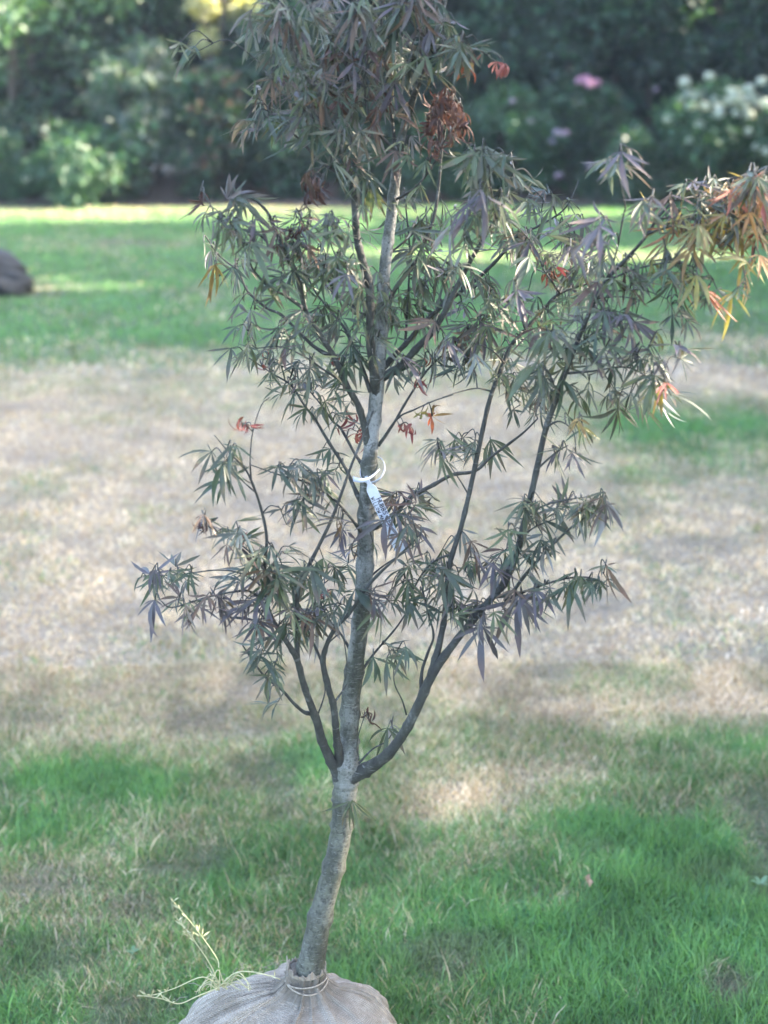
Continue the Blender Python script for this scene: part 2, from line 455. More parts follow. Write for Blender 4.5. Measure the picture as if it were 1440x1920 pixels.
B([(975, 1010), (1000, 990), (1035, 975), (1075, 962)], 2.2, 1, dy0=-.1, dy1=-.06)
B([(762, 1340), (754, 1313), (740, 1283), (738, 1250)], 1.6, 1, dy0=-.07, dy1=-.1)
# ---- left low limbs
b_l = B([(645, 1470, 16), (633, 1446, 16), (619, 1422, 12), (604, 1390, 10), (594, 1352, 9), (577, 1306, 7.5), (567, 1275, 7), (558, 1240, 6.5), (545, 1215, 6), (522, 1180, 5), (503, 1140, 4.2), (496, 1074, 3.6), (500, 1009, 3.2), (489, 952, 2.8), (471, 901, 2.4), (457, 876, 2), (431, 850, 1.6), (402, 816, 1)], 0, 0, ys=[0, -.002, -.012, -.03, -.05, -.07, -.08, -.09, -.1, -.1, -.1, -.11, -.12, -.12, -.13, -.13, -.14, -.14])
B([(584, 1338), (570, 1335), (551, 1319), (526, 1291), (500, 1272), (478, 1245), (455, 1210)], 4.6, 1.5, dy0=-.05, dy1=-.12)
B([(644, 1455, 13), (638, 1425, 11), (632, 1391, 8.5), (629, 1358, 7.5), (625, 1322, 7.5), (617, 1294, 7), (606, 1244, 6), (613, 1208, 5), (631, 1175, 4.6), (655, 1150, 4), (698, 1089, 3.5), (753, 1037, 2.6), (790, 1000, 1.6)], 0, 0, ys=[0, -.010, -.022, -.04, -.05, -.06, -.07, -.075, -.08, -.08, -.09, -.1, -.12])
B([(558, 1238), (556, 1170), (561, 1100), (587, 1045), (619, 980), (641, 923), (659, 872), (684, 811), (700, 770)], 5, 2, dy0=-.09, dy1=-.06)
B([(503, 1140), (471, 1110), (442, 1109), (384, 1121), (323, 1139), (300, 1125)], 2.6, 1.2, dy0=-.1, dy1=-.16)
B([(503, 1125), (490, 1100), (470, 1085), (442, 1072), (402, 1069), (348, 1076), (301, 1080), (276, 1089)], 2.2, 1, dy0=-.1, dy1=-.05)
B([(497, 1070), (464, 1031), (428, 1009), (388, 986)], 2, 1, dy0=-.11, dy1=-.15)
B([(500, 1012), (520, 1040), (533, 1070)], 1.5, 1, dy0=-.11, dy1=-.08)
B([(471, 901), (469, 860), (474, 810), (490, 760), (506, 745)], 1.5, .8, dy0=-.13, dy1=-.13)
B([(482, 925), (458, 905), (430, 880), (412, 872)], 1.3, .8, dy0=-.13, dy1=-.13)
B([(606, 1246), (585, 1200), (570, 1165)], 3, 1.4, dy0=-.07, dy1=-.03)
B([(594, 1345), (607, 1308), (609, 1285), (600, 1240)], 1.6, 1, dy0=-.05, dy1=-.03)
B([(626, 1318), (640, 1299), (650, 1283)], 2.4, 1.6, dy0=-.05, dy1=-.03)
B([(613, 1208), (640, 1190), (650, 1240), (648, 1275)], 1.4, 1, dy0=-.07, dy1=-.03)
# ---- from the middle of the trunk
B([(680, 1002), (659, 973), (623, 933), (576, 905), (529, 892), (471, 872)], 3.6, 1, dy0=-.012, dy1=-.1)
B([(690, 995, 6), (731, 972, 5.5), (769, 934, 5), (815, 908, 4.6), (849, 890, 4.2), (891, 883, 3.6), (922, 856, 3.2), (978, 814, 2.6), (1008, 785, 1.6)], 0, 0, ys=[0, .01, .03, .05, .06, .07, .08, .09, .1])
B([(676, 1262), (700, 1227), (742, 1178), (765, 1145), (790, 1118)], 3, 1.2, dy0=.0, dy1=.05)
B([(660, 1225), (640, 1190), (610, 1150), (590, 1100)], 3, 1.2, dy0=.01, dy1=.05)
B([(684, 1090), (720, 1060), (760, 1035), (800, 1010)], 2.2, 1, dy0=-.01, dy1=.06)
B([(685, 962), (660, 905), (648, 878), (617, 830), (590, 785), (572, 762), (545, 722), (510, 700), (462, 668)], 4.6, 1.2, dy0=.0, dy1=.04)
B([(692, 890), (665, 850), (640, 805), (624, 790), (603, 760), (582, 735)], 3.6, 1.4, dy0=.0, dy1=.06)
B([(673, 1425), (669, 1400), (673, 1375), (683, 1344)], 1.6, .9, dy0=-.02, dy1=-.04)
B([(672, 1432), (698, 1405), (723, 1391), (738, 1372)], 2.2, 1, dy0=-.02, dy1=-.0)
# ---- left side of the crown
B([(692, 842, 8), (684, 803, 7.5), (672, 761, 7), (648, 719, 6.5), (627, 671, 6), (603, 632, 5.5), (574, 584, 5), (555, 511, 4.4), (533, 469, 4), (513, 424, 3.4), (499, 395, 3), (470, 370, 2), (440, 372, 1.2)], 0, 0, dy0=0, dy1=-.1)
B([(706, 745, 9), (700, 690, 9), (694, 640, 8.5), (694, 573, 8.5), (692, 532, 8.5), (677, 480, 8), (669, 442, 7.5), (666, 400, 7), (660, 345, 6.5), (638, 275, 6), (619, 236, 5.5), (600, 182, 5), (575, 144, 4.5), (550, 105, 4), (545, 64, 3.5), (540, 30, 3), (526, 0, 2.5), (515, -60, 1.5)], 0, 0, ys=[0, -.02, -.03, -.04, -.04, -.04, -.04, -.05, -.05, -.06, -.07, -.08, -.09, -.1, -.1, -.11, -.12, -.12])
B([(619, 238), (568, 208), (540, 186), (517, 166), (490, 120)], 3.4, 1.2, dy0=-.07, dy1=-.02)
B([(630, 262), (590, 215), (573, 190), (568, 150), (552, 100), (530, 55)], 3.6, 1.8, dy0=-.05, dy1=-.04)
B([(655, 335), (600, 303), (568, 268), (513, 214), (484, 180)], 3.2, 1.2, dy0=-.05, dy1=.02)
B([(627, 228), (644, 160), (652, 110), (650, 50)], 2.2, 1, dy0=-.06, dy1=.0)
B([(619, 668), (589, 650), (560, 622), (527, 590), (499, 577), (464, 546), (448, 510), (429, 494), (405, 473), (393, 448)], 4, 1.1, dy0=-.03, dy1=.03)
B([(572, 580), (533, 553), (509, 542), (481, 514), (467, 490), (447, 441), (422, 407)], 3.4, 1, dy0=-.06, dy1=-.16)
B([(540, 485), (509, 466), (492, 445), (457, 421), (430, 400)], 2.6, 1, dy0=-.08, dy1=-.03)
B([(695, 735), (672, 671), (648, 619), (624, 588), (590, 545), (570, 500)], 4.2, 1.5, dy0=-.01, dy1=.08)
B([(648, 719), (610, 695), (570, 668), (527, 650), (481, 653)], 2.4, 1, dy0=-.02, dy1=-.08)
B([(692, 545), (660, 515), (630, 480), (615, 440)], 2.6, 1, dy0=-.04, dy1=-.1)
B([(697, 600), (660, 575), (620, 545), (600, 520)], 2.2, 1, dy0=-.03, dy1=.04)
# ---- right side of the crown
B([(714, 710, 8), (752, 685, 7.5), (784, 650, 7), (811, 622, 6.5), (836, 581, 6), (858, 535, 5), (882, 490, 4.4), (905, 450, 4), (930, 410, 3), (950, 375, 1.6)], 0, 0, dy0=0, dy1=-.08)
B([(718, 690, 6), (742, 664, 6), (765, 640, 5.5), (797, 603, 5), (840, 565, 4.5), (882, 533, 4.2), (911, 508, 4), (936, 483, 3.5), (969, 445, 3), (1015, 421, 2.4), (1060, 390, 1.6), (1085, 340, 1)], 0, 0, dy0=.01, dy1=.1)
B([(722, 590), (742, 540), (777, 494), (800, 445), (815, 400), (823, 345), (828, 287), (836, 235)], 5, 2, dy0=.01, dy1=.02)
B([(710, 836), (745, 785), (777, 768), (815, 751), (850, 740)], 2.6, 1, dy0=0, dy1=-.06)
B([(712, 832), (735, 799), (763, 751), (797, 699), (829, 667), (857, 650), (910, 620)], 3.2, 1.2, dy0=.01, dy1=.06)
B([(760, 640), (765, 560), (768, 470), (762, 400), (757, 350)], 2.4, 1.4, dy0=.03, dy1=.08)
B([(724, 480), (772, 440), (800, 400), (812, 380)], 2, 1, dy0=.01, dy1=.08)
B([(743, 374), (779, 351), (810, 313), (830, 271), (849, 240)], 2.4, 1.3, dy0=-.02, dy1=-.08)
B([(744, 305), (737, 240), (730, 180), (722, 110), (715, 40), (710, -30), (700, -100)], 4, 1.5, dy0=.0, dy1=.05)
B([(750, 290), (710, 250), (690, 210), (684, 156), (690, 100), (680, 40), (676, -20)], 3, 1.2, dy0=-.01, dy1=-.09)
B([(775, 190), (800, 120), (835, 80), (870, 60)], 2.4, 1.2, dy0=0, dy1=-.08)
B([(810, 80), (770, 40), (760, -10), (770, -60)], 2, 1, dy0=0, dy1=-.05)
B([(1111, 575), (1150, 492), (1169, 404), (1172, 385), (1162, 335)], 2.2, 1, dy0=-.12, dy1=-.2)
B([(1050, 550), (1019, 504), (1007, 471), (982, 437), (952, 412)], 2, 1, dy0=0, dy1=-.05)
B([(1140, 525), (1194, 504), (1257, 492), (1300, 500)], 2, 1, dy0=-.13, dy1=-.2)
B([(1127, 545), (1165, 545), (1207, 544), (1250, 560)], 1.6, .9, dy0=-.13, dy1=-.08)
B([(1118, 560), (1160, 556), (1198, 562)], 1.6, .9, dy0=-.12, dy1=-.16)
B([(1062, 700), (1111, 696), (1173, 688), (1215, 708), (1250, 735)], 2.2, 1, dy0=-.11, dy1=-.17)
B([(1080, 650), (1120, 620), (1160, 608)], 2, 1, dy0=-.11, dy1=-.18)
B([(1075, 655), (1040, 652), (1005, 665)], 1.8, .9, dy0=-.11, dy1=-.15)
B([(1215, 438), (1275, 422), (1335, 440), (1385, 480), (1400, 540)], 2.2, 1, dy0=-.14, dy1=-.2)
B([(1262, 376), (1320, 367), (1360, 372), (1420, 345)], 2, 1, dy0=-.14, dy1=-.08)
B([(1230, 410), (1290, 405), (1340, 400), (1400, 420), (1450, 440)], 2, 1, dy0=-.14, dy1=-.12)
B([(1025, 800), (1050, 790), (1075, 810), (1080, 850)], 2, 1, dy0=-.11, dy1=-.15)
B([(1007, 880), (1040, 850), (1065, 835)], 2, 1, dy0=-.1, dy1=-.12)
B([(925, 735), (895, 728), (860, 735), (830, 745)], 1.8, 1, dy0=-.03, dy1=-.08)
B([(945, 680), (920, 655), (880, 640)], 1.8, 1, dy0=-.03, dy1=-.06)
B([(880, 930), (862, 900), (845, 875)], 1.6, .9, dy0=-.05, dy1=-.06)
B([(985, 618), (970, 580), (940, 560)], 1.8, 1, dy0=-.02, dy1=-.07)
B([(882, 490), (870, 440), (880, 400)], 2, 1, dy0=-.05, dy1=-.12)
B([(930, 410), (920, 350), (915, 300), (905, 280)], 2, 1, dy0=-.08, dy1=-.14)
n_skel = len(nodes_p)

# ---- leaves
GREENS = [(0.066, 0.086, 0.052), (0.086, 0.108, 0.060), (0.056, 0.080, 0.056), (0.070, 0.080, 0.060), (0.050, 0.066, 0.050)]
PURPLE = [(0.090, 0.080, 0.096), (0.11, 0.098, 0.112), (0.078, 0.070, 0.080)]
BRONZE = [(0.11, 0.075, 0.055), (0.09, 0.060, 0.050)]
YELLOW = [(0.25, 0.21, 0.06), (0.19, 0.18, 0.07), (0.22, 0.15, 0.06)]
ORANGE = [(0.34, 0.12, 0.07), (0.32, 0.17, 0.07), (0.26, 0.08, 0.06)]
REDS = [(0.17, 0.050, 0.050), (0.20, 0.075, 0.065)]
DEAD = [(0.070, 0.042, 0.040), (0.095, 0.062, 0.055), (0.055, 0.036, 0.036)]
fol, dry = MB(), MB()
PROF = [(0, .16), (.16, .5), (.34, .92), (.52, 1.0), (.68, .82), (.84, .45), (1.0, 0.0)]
def leaf(mb, p, axis, normal, L, colour, nl, curl=0.0, droop=0.35, wid=1.0):
    """palmate leaf with nl narrow pointed lobes fanning from p."""
    axis = axis.normalized(); normal = (normal - axis * normal.dot(axis))
    normal = normal.normalized() if normal.length > 1e-5 else axis.orthogonal().normalized()
    side = axis.cross(normal)
    spread = random.uniform(0.36, 0.56) * (1.15 if nl <= 5 else 1)
    for k in range(nl):
        j = k - (nl - 1) / 2
        ang = j * spread + random.gauss(0, .13)
        ll = L * (1 - 0.085 * abs(j) ** 1.5) * random.uniform(.68, 1.16) * (0.62 if abs(j) > 2.6 else 1)
        d = (axis * math.cos(ang) + side * math.sin(ang)).normalized()
        d = (d + normal * random.gauss(0, .22)).normalized()
        nn = (normal + side * random.gauss(0, .35)).normalized(); droop_k = droop * random.uniform(.3, 1.8)
        W = ll * random.uniform(.043, .066) * wid; brown = random.random() < .35
        q = p.copy(); prev = None
        cl = curl * random.uniform(.3, 1.7) + random.gauss(0, .12); tw = random.gauss(0, .45)
        i0 = len(mb.V)
        st = ll / (len(PROF) - 1)
        for t, w in PROF:
            s = d.cross(nn).normalized()
            ww = W * w * random.uniform(.78, 1.2)
            up = nn * ww * 0.35
            mb.V += [q - s * ww + up, q.copy(), q + s * ww + up]
            c = tuple(x * random.uniform(.93, 1.07) for x in colour)
            if brown and t > .6: c = (c[0] * .6 + .055, c[1] * .6 + .030, c[2] * .6 + .022)
            mb.C += [c, c, c]
            d = (d + Vector((0, 0, -1)) * droop_k * 0.28 + nn * cl * 0.35 + s * tw * 0.12).normalized()
            nn = (nn - d * nn.dot(d)).normalized()
            q = q + d * st
        for i in range(len(PROF) - 1):
            a = i0 + i * 3
            mb.F += [(a, a + 1, a + 4, a + 3), (a + 1, a + 2, a + 5, a + 4)]

def pick(kind):
    r = random.random()
    if kind == 'g': return random.choice(GREENS if r < .88 else (PURPLE if r < .94 else BRONZE))
    if kind == 'p': return random.choice(PURPLE if r < .42 else (GREENS if r < .9 else BRONZE))
    if kind == 'b': return random.choice(BRONZE if r < .5 else (PURPLE if r < .8 else GREENS))
    if kind == 'y': return random.choice(YELLOW if r < .5 else (GREENS if r < .8 else ORANGE))
    if kind == 'o': return random.choice(ORANGE if r < .35 else (YELLOW if r < .75 else BRONZE))
    if kind == 'm': return random.choice(GREENS if r < .68 else (PURPLE if r < .93 else YELLOW))
    if kind == 'r': return random.choice(REDS)
    return random.choice(DEAD)
CL = [  # photo px centre, radii, number, kind
 (500, 50, 35, 60, 7, 'g'), (560, 30, 50, 50, 9, 'p'), (640, 50, 60, 60, 14, 'p'), (715, 50, 60, 60, 14, 'g'), (790, 45, 55, 60, 13, 'p'), (845, 80, 40, 40, 7, 'g'),
 (560, 120, 60, 40, 9, 'g'), (640, 130, 50, 50, 10, 'p'), (715, 130, 50, 50, 10, 'g'), (785, 130, 45, 50, 8, 'g'), (500, 165, 40, 30, 5, 'b'), (600, 190, 50, 30, 8, 'b'),
 (500, 225, 35, 28, 5, 'g'), (560, 240, 40, 30, 5, 'g'), (660, 240, 40, 40, 5, 'g'), (715, 215, 40, 40, 5, 'b'), (650, 300, 40, 30, 5, 'g'), (600, 330, 35, 30, 3, 'b'), (690, 350, 30, 30, 3, 'g'), (765, 300, 25, 30, 3, 'g'),
 (350, 100, 25, 12, 2, 'g'), (915, 300, 45, 20, 6, 'g'), (960, 340, 30, 25, 3, 'g'), (900, 360, 30, 30, 4, 'p'), (870, 100, 35, 20, 2, 'g'),
 (640, -40, 110, 30, 14, 'g'), (780, -40, 80, 30, 10, 'p'),
 (432, 378, 22, 6, 2, 'p'), (420, 415, 35, 20, 4, 'g'), (395, 490, 20, 25, 3, 'm'), (450, 450, 35, 35, 5, 'g'), (530, 450, 50, 40, 7, 'b'), (600, 420, 40, 40, 5, 'g'), (590, 480, 55, 35, 8, 'g'), (640, 530, 50, 40, 8, 'g'),
 (540, 540, 50, 35, 6, 'g'), (470, 560, 30, 30, 3, 'g'), (480, 620, 18, 30, 2, 'g'), (700, 560, 40, 50, 6, 'g'), (600, 590, 40, 30, 5, 'g'), (550, 640, 45, 25, 6, 'g'), (455, 665, 18, 10, 3, 'g'), (520, 690, 35, 25, 5, 'g'),
 (555, 730, 40, 25, 8, 'g'), (625, 690, 50, 30, 6, 'g'), (690, 650, 40, 35, 6, 'g'), (590, 770, 30, 15, 3, 'g'), (640, 640, 30, 30, 3, 'g'), (740, 600, 40, 50, 6, 'g'), (745, 700, 25, 25, 3, 'g'),
 (790, 430, 40, 30, 5, 'g'), (860, 410, 40, 40, 6, 'p'), (800, 510, 50, 40, 8, 'g'), (870, 530, 45, 40, 7, 'g'), (930, 400, 40, 45, 7, 'g'), (960, 460, 45, 40, 7, 'g'), (1030, 400, 50, 35, 7, 'g'), (1090, 440, 45, 35, 7, 'p'),
 (1160, 310, 35, 20, 4, 'p'), (1040, 510, 50, 35, 7, 'g'), (940, 550, 50, 35, 6, 'g'), (1100, 520, 45, 35, 6, 'g'), (1170, 520, 45, 35, 6, 'p'), (870, 630, 50, 30, 6, 'p'), (800, 590, 40, 30, 5, 'g'), (800, 660, 30, 30, 3, 'g'),
 (950, 640, 60, 40, 8, 'g'), (1045, 620, 50, 40, 8, 'g'), (1165, 600, 45, 30, 6, 'p'), (1110, 660, 50, 35, 7, 'g'), (1190, 690, 45, 30, 5, 'g'), (1235, 745, 22, 12, 2, 'g'), (1255, 660, 40, 30, 6, 'm'), (1230, 720, 30, 20, 3, 'y'),
 (1055, 730, 50, 40, 9, 'g'), (980, 710, 50, 30, 7, 'g'), (1000, 770, 35, 25, 5, 'g'), (1075, 800, 25, 20, 3, 'y'), (870, 700, 40, 25, 4, 'g'),
 (840, 845, 35, 16, 5, 'm'), (900, 850, 25, 18, 4, 'm'), (1058, 865, 18, 12, 3, 'b'), (1150, 760, 40, 25, 5, 'g'),
 (1240, 400, 35, 25, 5, 'b'), (1310, 370, 45, 20, 7, 'm'), (1385, 370, 35, 30, 13, 'o'), (1425, 390, 20, 30, 12, 'o'), (1415, 345, 30, 14, 7, 'p'), (1290, 430, 50, 30, 7, 'y'), (1350, 400, 40, 30, 8, 'o'), (1390, 430, 30, 25, 6, 'y'), (1280, 450, 50, 30, 6, 'y'), (1350, 440, 45, 30, 7, 'y'), (1430, 440, 25, 25, 4, 'y'), (1220, 500, 45, 30, 5, 'm'),
 (1245, 550, 40, 25, 4, 'g'), (1370, 560, 25, 12, 2, 'y'), (1300, 520, 30, 20, 3, 'm'), (1260, 600, 30, 20, 2, 'g'),
 (1010, 970, 40, 25, 7, 'g'), (1075, 960, 45, 18, 9, 'g'), (1125, 950, 18, 15, 3, 'p'), (1020, 1035, 30, 20, 4, 'g'), (1100, 1095, 40, 14, 4, 'g'), (1140, 1080, 10, 10, 1, 'g'), (1050, 1110, 30, 15, 3, 'g'), (985, 1125, 30, 20, 5, 'p'),
 (930, 1060, 40, 25, 6, 'p'), (890, 1150, 45, 25, 8, 'p'), (790, 1075, 45, 25, 7, 'g'), (850, 1080, 40, 30, 7, 'g'), (820, 1140, 45, 30, 6, 'g'), (760, 945, 40, 20, 5, 'b'), (760, 985, 35, 25, 5, 'b'), (735, 1230, 25, 10, 3, 'g'), (765, 1110, 25, 25, 3, 'g'),
 (550, 895, 35, 16, 6, 'g'), (610, 880, 40, 18, 4, 'g'), (545, 975, 15, 15, 2, 'b'), (418, 858, 18, 10, 3, 'g'), (420, 890, 22, 12, 3, 'g'), (385, 988, 10, 8, 2, 'b'), (435, 1015, 35, 16, 6, 'g'), (285, 1090, 16, 14, 4, 'p'), (340, 1085, 22, 14, 4, 'g'),
 (345, 1140, 25, 8, 3, 'b'), (405, 1130, 25, 16, 4, 'b'), (500, 1060, 30, 20, 5, 'g'), (470, 1110, 30, 20, 4, 'p'), (540, 1110, 50, 25, 10, 'g'), (600, 1080, 35, 25, 5, 'g'), (580, 1150, 50, 25, 9, 'p'), (480, 1160, 35, 25, 6, 'p'),
 (490, 1235, 25, 18, 4, 'g'), (540, 1190, 35, 20, 5, 'g'), (640, 990, 22, 18, 3, 'b'), (655, 1040, 18, 18, 2, 'b'), (695, 1130, 20, 15, 2, 'p'), (620, 1160, 30, 20, 3, 'g'), (520, 1270, 20, 10, 2, 'g'), (735, 1375, 14, 6, 2, 'm'),
]
CL += [(470, 480, 50, 60, 5, 'g'), (560, 500, 60, 50, 5, 'g'), (640, 440, 40, 50, 4, 'g'), (690, 420, 30, 50, 3, 'g'), (770, 390, 40, 40, 3, 'g'), (830, 480, 50, 60, 5, 'g'), (900, 600, 50, 50, 5, 'g'),
       (1010, 450, 50, 40, 5, 'g'), (1000, 580, 60, 50, 5, 'g'), (1090, 600, 60, 60, 6, 'g'), (1140, 480, 50, 40, 4, 'g'), (760, 560, 50, 60, 5, 'g'), (660, 600, 50, 50, 5, 'g'), (590, 930, 50, 30, 4, 'g'), (700, 1010, 30, 40, 2, 'b'),
       (640, 1100, 40, 40, 4, 'g'), (560, 1060, 40, 30, 4, 'g'), (870, 1030, 30, 30, 2, 'g'), (960, 1020, 40, 30, 3, 'g'), (630, 760, 40, 40, 3, 'g'), (720, 1120, 30, 30, 2, 'g'), (500, 1330, 20, 8, 1, 'g'), (1290, 560, 40, 40, 3, 'y'), (1400, 500, 25, 30, 3, 'y')]
DRY_CL = [(838, 200, 30, 16, 24, 'd', .036), (838, 235, 28, 22, 22, 'd', .036), (820, 275, 12, 14, 6, 'd', .03), (457, 802, 5, 3, 4, 'r', .025), (375, 365, 6, 4, 3, 'd', .03), (585, 350, 22, 12, 7, 'd', .035), (540, 440, 16, 10, 5, 'd', .03), (1035, 510, 8, 6, 4, 'r', .03),
          (662, 805, 14, 8, 5, 'r', .03), (752, 800, 8, 4, 3, 'r', .025), (808, 775, 6, 4, 3, 'o', .035), (785, 690, 6, 6, 3, 'r', .03), (634, 680, 6, 6, 2, 'r', .025), (489, 690, 3, 4, 2, 'r', .025), (455, 1010, 10, 4, 3, 'r', .028),
          (604, 1115, 5, 4, 2, 'r', .025), (695, 1350, 10, 5, 3, 'd', .03), (640, 190, 40, 12, 8, 'd', .03), (380, 990, 5, 4, 2, 'd', .03), (935, 115, 6, 3, 3, 'r', .03), (860, 120, 14, 8, 6, 'o', .03), (700, 180, 30, 20, 6, 'd', .03), (670, 100, 60, 30, 8, 'd', .03)]
sites = []
for cx, cy, rx, ry, n, k in CL:
    for _ in range(int(n * 1.75 + random.random())):
        a, r = random.random() * 6.283, math.sqrt(random.random())
        sites.append((cx + rx * r * math.cos(a), cy - 12 + ry * r * math.sin(a), k, 0))
for cx, cy, rx, ry, n, k, L in DRY_CL:
    for _ in range(n):
        a, r = random.random() * 6.283, math.sqrt(random.random())
        sites.append((cx + rx * r * math.cos(a), cy + ry * r * math.sin(a), k, L))
# pixel positions of skeleton nodes
def to_px(p):
    v = p - Vector((0, 0, CAM_Z))
    f = v.y * CP - v.z * SP; u = v.y * SP + v.z * CP
    return 720 + F_PX * v.x / f, 960 - F_PX * u / f
npx = [to_px(p) for p in nodes_p]
trunk_n = len([1 for b in nodes_b if b == 0])
def nearest(px, py):
    A = np.array(npx); d = np.hypot(A[:, 0] - px, A[:, 1] - py)
    # a twig grows upward or outward: prefer starting points below or level with the leaf
    d = d + np.where(A[:, 1] < py - 30, 14, 0) + np.where(np.array(nodes_b) == 0, 25, 0)
    return int(np.argmin(d))
left = list(sites)
A0 = np.array(npx)
left.sort(key=lambda s: float(np.min(np.hypot(A0[:, 0] - s[0], A0[:, 1] - s[1]))))
for (px, py, k, L) in left:
    i = nearest(px, py)
    start = nodes_p[i]; bi = nodes_b[i]
    Yt = start.y + random.uniform(-.05, .05)
    end = at(px + random.gauss(0, 7), py + random.gauss(0, 7), Yt)
    dist = (end - start).length
    mbb = branch_mb[bi]
    lift = Vector((0, 0, 0.25 * dist))
    mid = start.lerp(end, 0.5) + lift + Vector((random.uniform(-.1, .1), random.uniform(-.1, .1), 0)) * dist
    S, R = smooth_path([start, mid, end], [min(nodes_r[i], 0.0011), 0.0008, 0.0006], 4)
    mbb.tube(S, R, 5, 0.1)
    if dist > 0.03:
        for q in S[3:7]:
            nodes_p.append(q); nodes_r.append(0.0009); nodes_b.append(bi); npx.append(to_px(q))
    out = (end - start); out.z = 0
    out = out.normalized() if out.length > 1e-4 else Vector((1, 0, 0))
    az = random.gauss(0, 1.0)
    out = Matrix.Rotation(az, 3, 'Z') @ out
    el = random.gauss(-0.75, 0.5)
    axis = out * math.cos(el) + Vector((0, 0, math.sin(el)))
    nrm = out * -math.sin(el) + Vector((0, 0, math.cos(el))) + Vector((random.gauss(0, .35), random.gauss(0, .35) - .25, random.gauss(0, .2)))
    if L:
        leaf(dry, end, axis, nrm, L * random.uniform(.8, 1.2), pick(k), random.choice((5, 5, 7)), curl=random.choice((-1, 1)) * random.uniform(.8, 1.8), droop=.5, wid=1.25)
    else:
        LL = random.triangular(.024, .068, .042) * (1.1 if k == 'p' else 1)
        if random.random() < 0.10:      # folded, half closed leaf
            leaf(fol, end, axis, nrm, LL * .8, pick(k), 5, curl=random.choice((-1, 1)) * random.uniform(.3, .8), droop=.8)
        else:
            leaf(fol, end, axis, nrm, LL, pick(k), random.choice((5, 7, 7)), curl=random.uniform(-.2, .3), droop=random.uniform(.0, .45))
# the lone leaf that hangs from the bare trunk
leaf(fol, at(660, 1500, Y0 - .025), Vector((.25, -.2, -.9)), Vector((-.1, -1, .1)), .056, GREENS[1], 5, 0, .25, .8)
leaf(fol, at(655, 1502, Y0 - .03), Vector((-.35, -.2, -.9)), Vector((.1, -1, .1)), .05, GREENS[0], 3, 0, .25, .8)

for (px, py, dx, dz) in [(722, 975, -.5, -.8), (742, 962, .15, -1), (760, 968, .4, -.9), (750, 1000, -.1, -1), (775, 990, .6, -.7)]:
    e_ = at(px, py, Y0 - .075); i_ = nearest(px + 20, py + 20); S, R = smooth_path([nodes_p[i_], nodes_p[i_].lerp(e_, .5) + Vector((0, 0, .012)), e_], [.001, .0008, .0006], 4)
    branch_mb[nodes_b[i_]].tube(S, R, 5, .1)
    leaf(fol, e_, Vector((dx, -.15, dz)), Vector((random.uniform(-.3, .3), -1, .2)), random.uniform(.044, .056), random.choice(BRONZE + PURPLE), 5, .1, .3)
# the big drooping leaves that stand out against the background
for (px, py, dx, dz, L_, c_) in [(905, 282, .05, -1, .075, GREENS[3]), (890, 285, -.6, -.8, .062, GREENS[1]), (1180, 605, -.15, -1, .062, PURPLE[0]), (1190, 603, .7, -.6, .055, PURPLE[1]), (432, 375, .7, .1, .05, GREENS[3]), (425, 372, .5, .8, .05, PURPLE[1]),
                                 (905, 1175, -.2, -1, .065, PURPLE[2]), (975, 1115, .2, -1, .06, PURPLE[2]), (290, 1125, -.2, -1, .05, PURPLE[0]), (650, 515, -.15, -1, .05, PURPLE[1]), (1070, 462, .2, -.8, .045, PURPLE[0]), (480, 185, -.5, .6, .03, GREENS[0]), (700, 1232, .3, -1, .05, GREENS[2]), (725, 1234, .6, -.9, .05, GREENS[0])]:
    e_ = at(px, py, Y0 - .13); i_ = nearest(px, py); S, R = smooth_path([nodes_p[i_], nodes_p[i_].lerp(e_, .5) + Vector((0, 0, .01)), e_], [.001, .0009, .0007], 4)
    branch_mb[nodes_b[i_]].tube(S, R, 5, .1)
    leaf(fol, e_, Vector((dx, -.25, dz)), Vector((random.uniform(-.3, .3), -.8, .6)), L_, c_, 7, .0, .12, 1.15)

tk = branch_mb[0].build("trunk", M_TRUNK, maple)
for mb in branch_mb[1:]:
    mb.build("branch", M_BRANCH, maple)
f_ = fol.build("foliage", M_LEAF, maple)
dr = dry.build("withered_leaves", M_DRY, maple); dr["label"] = "shrivelled red and brown dead leaves"

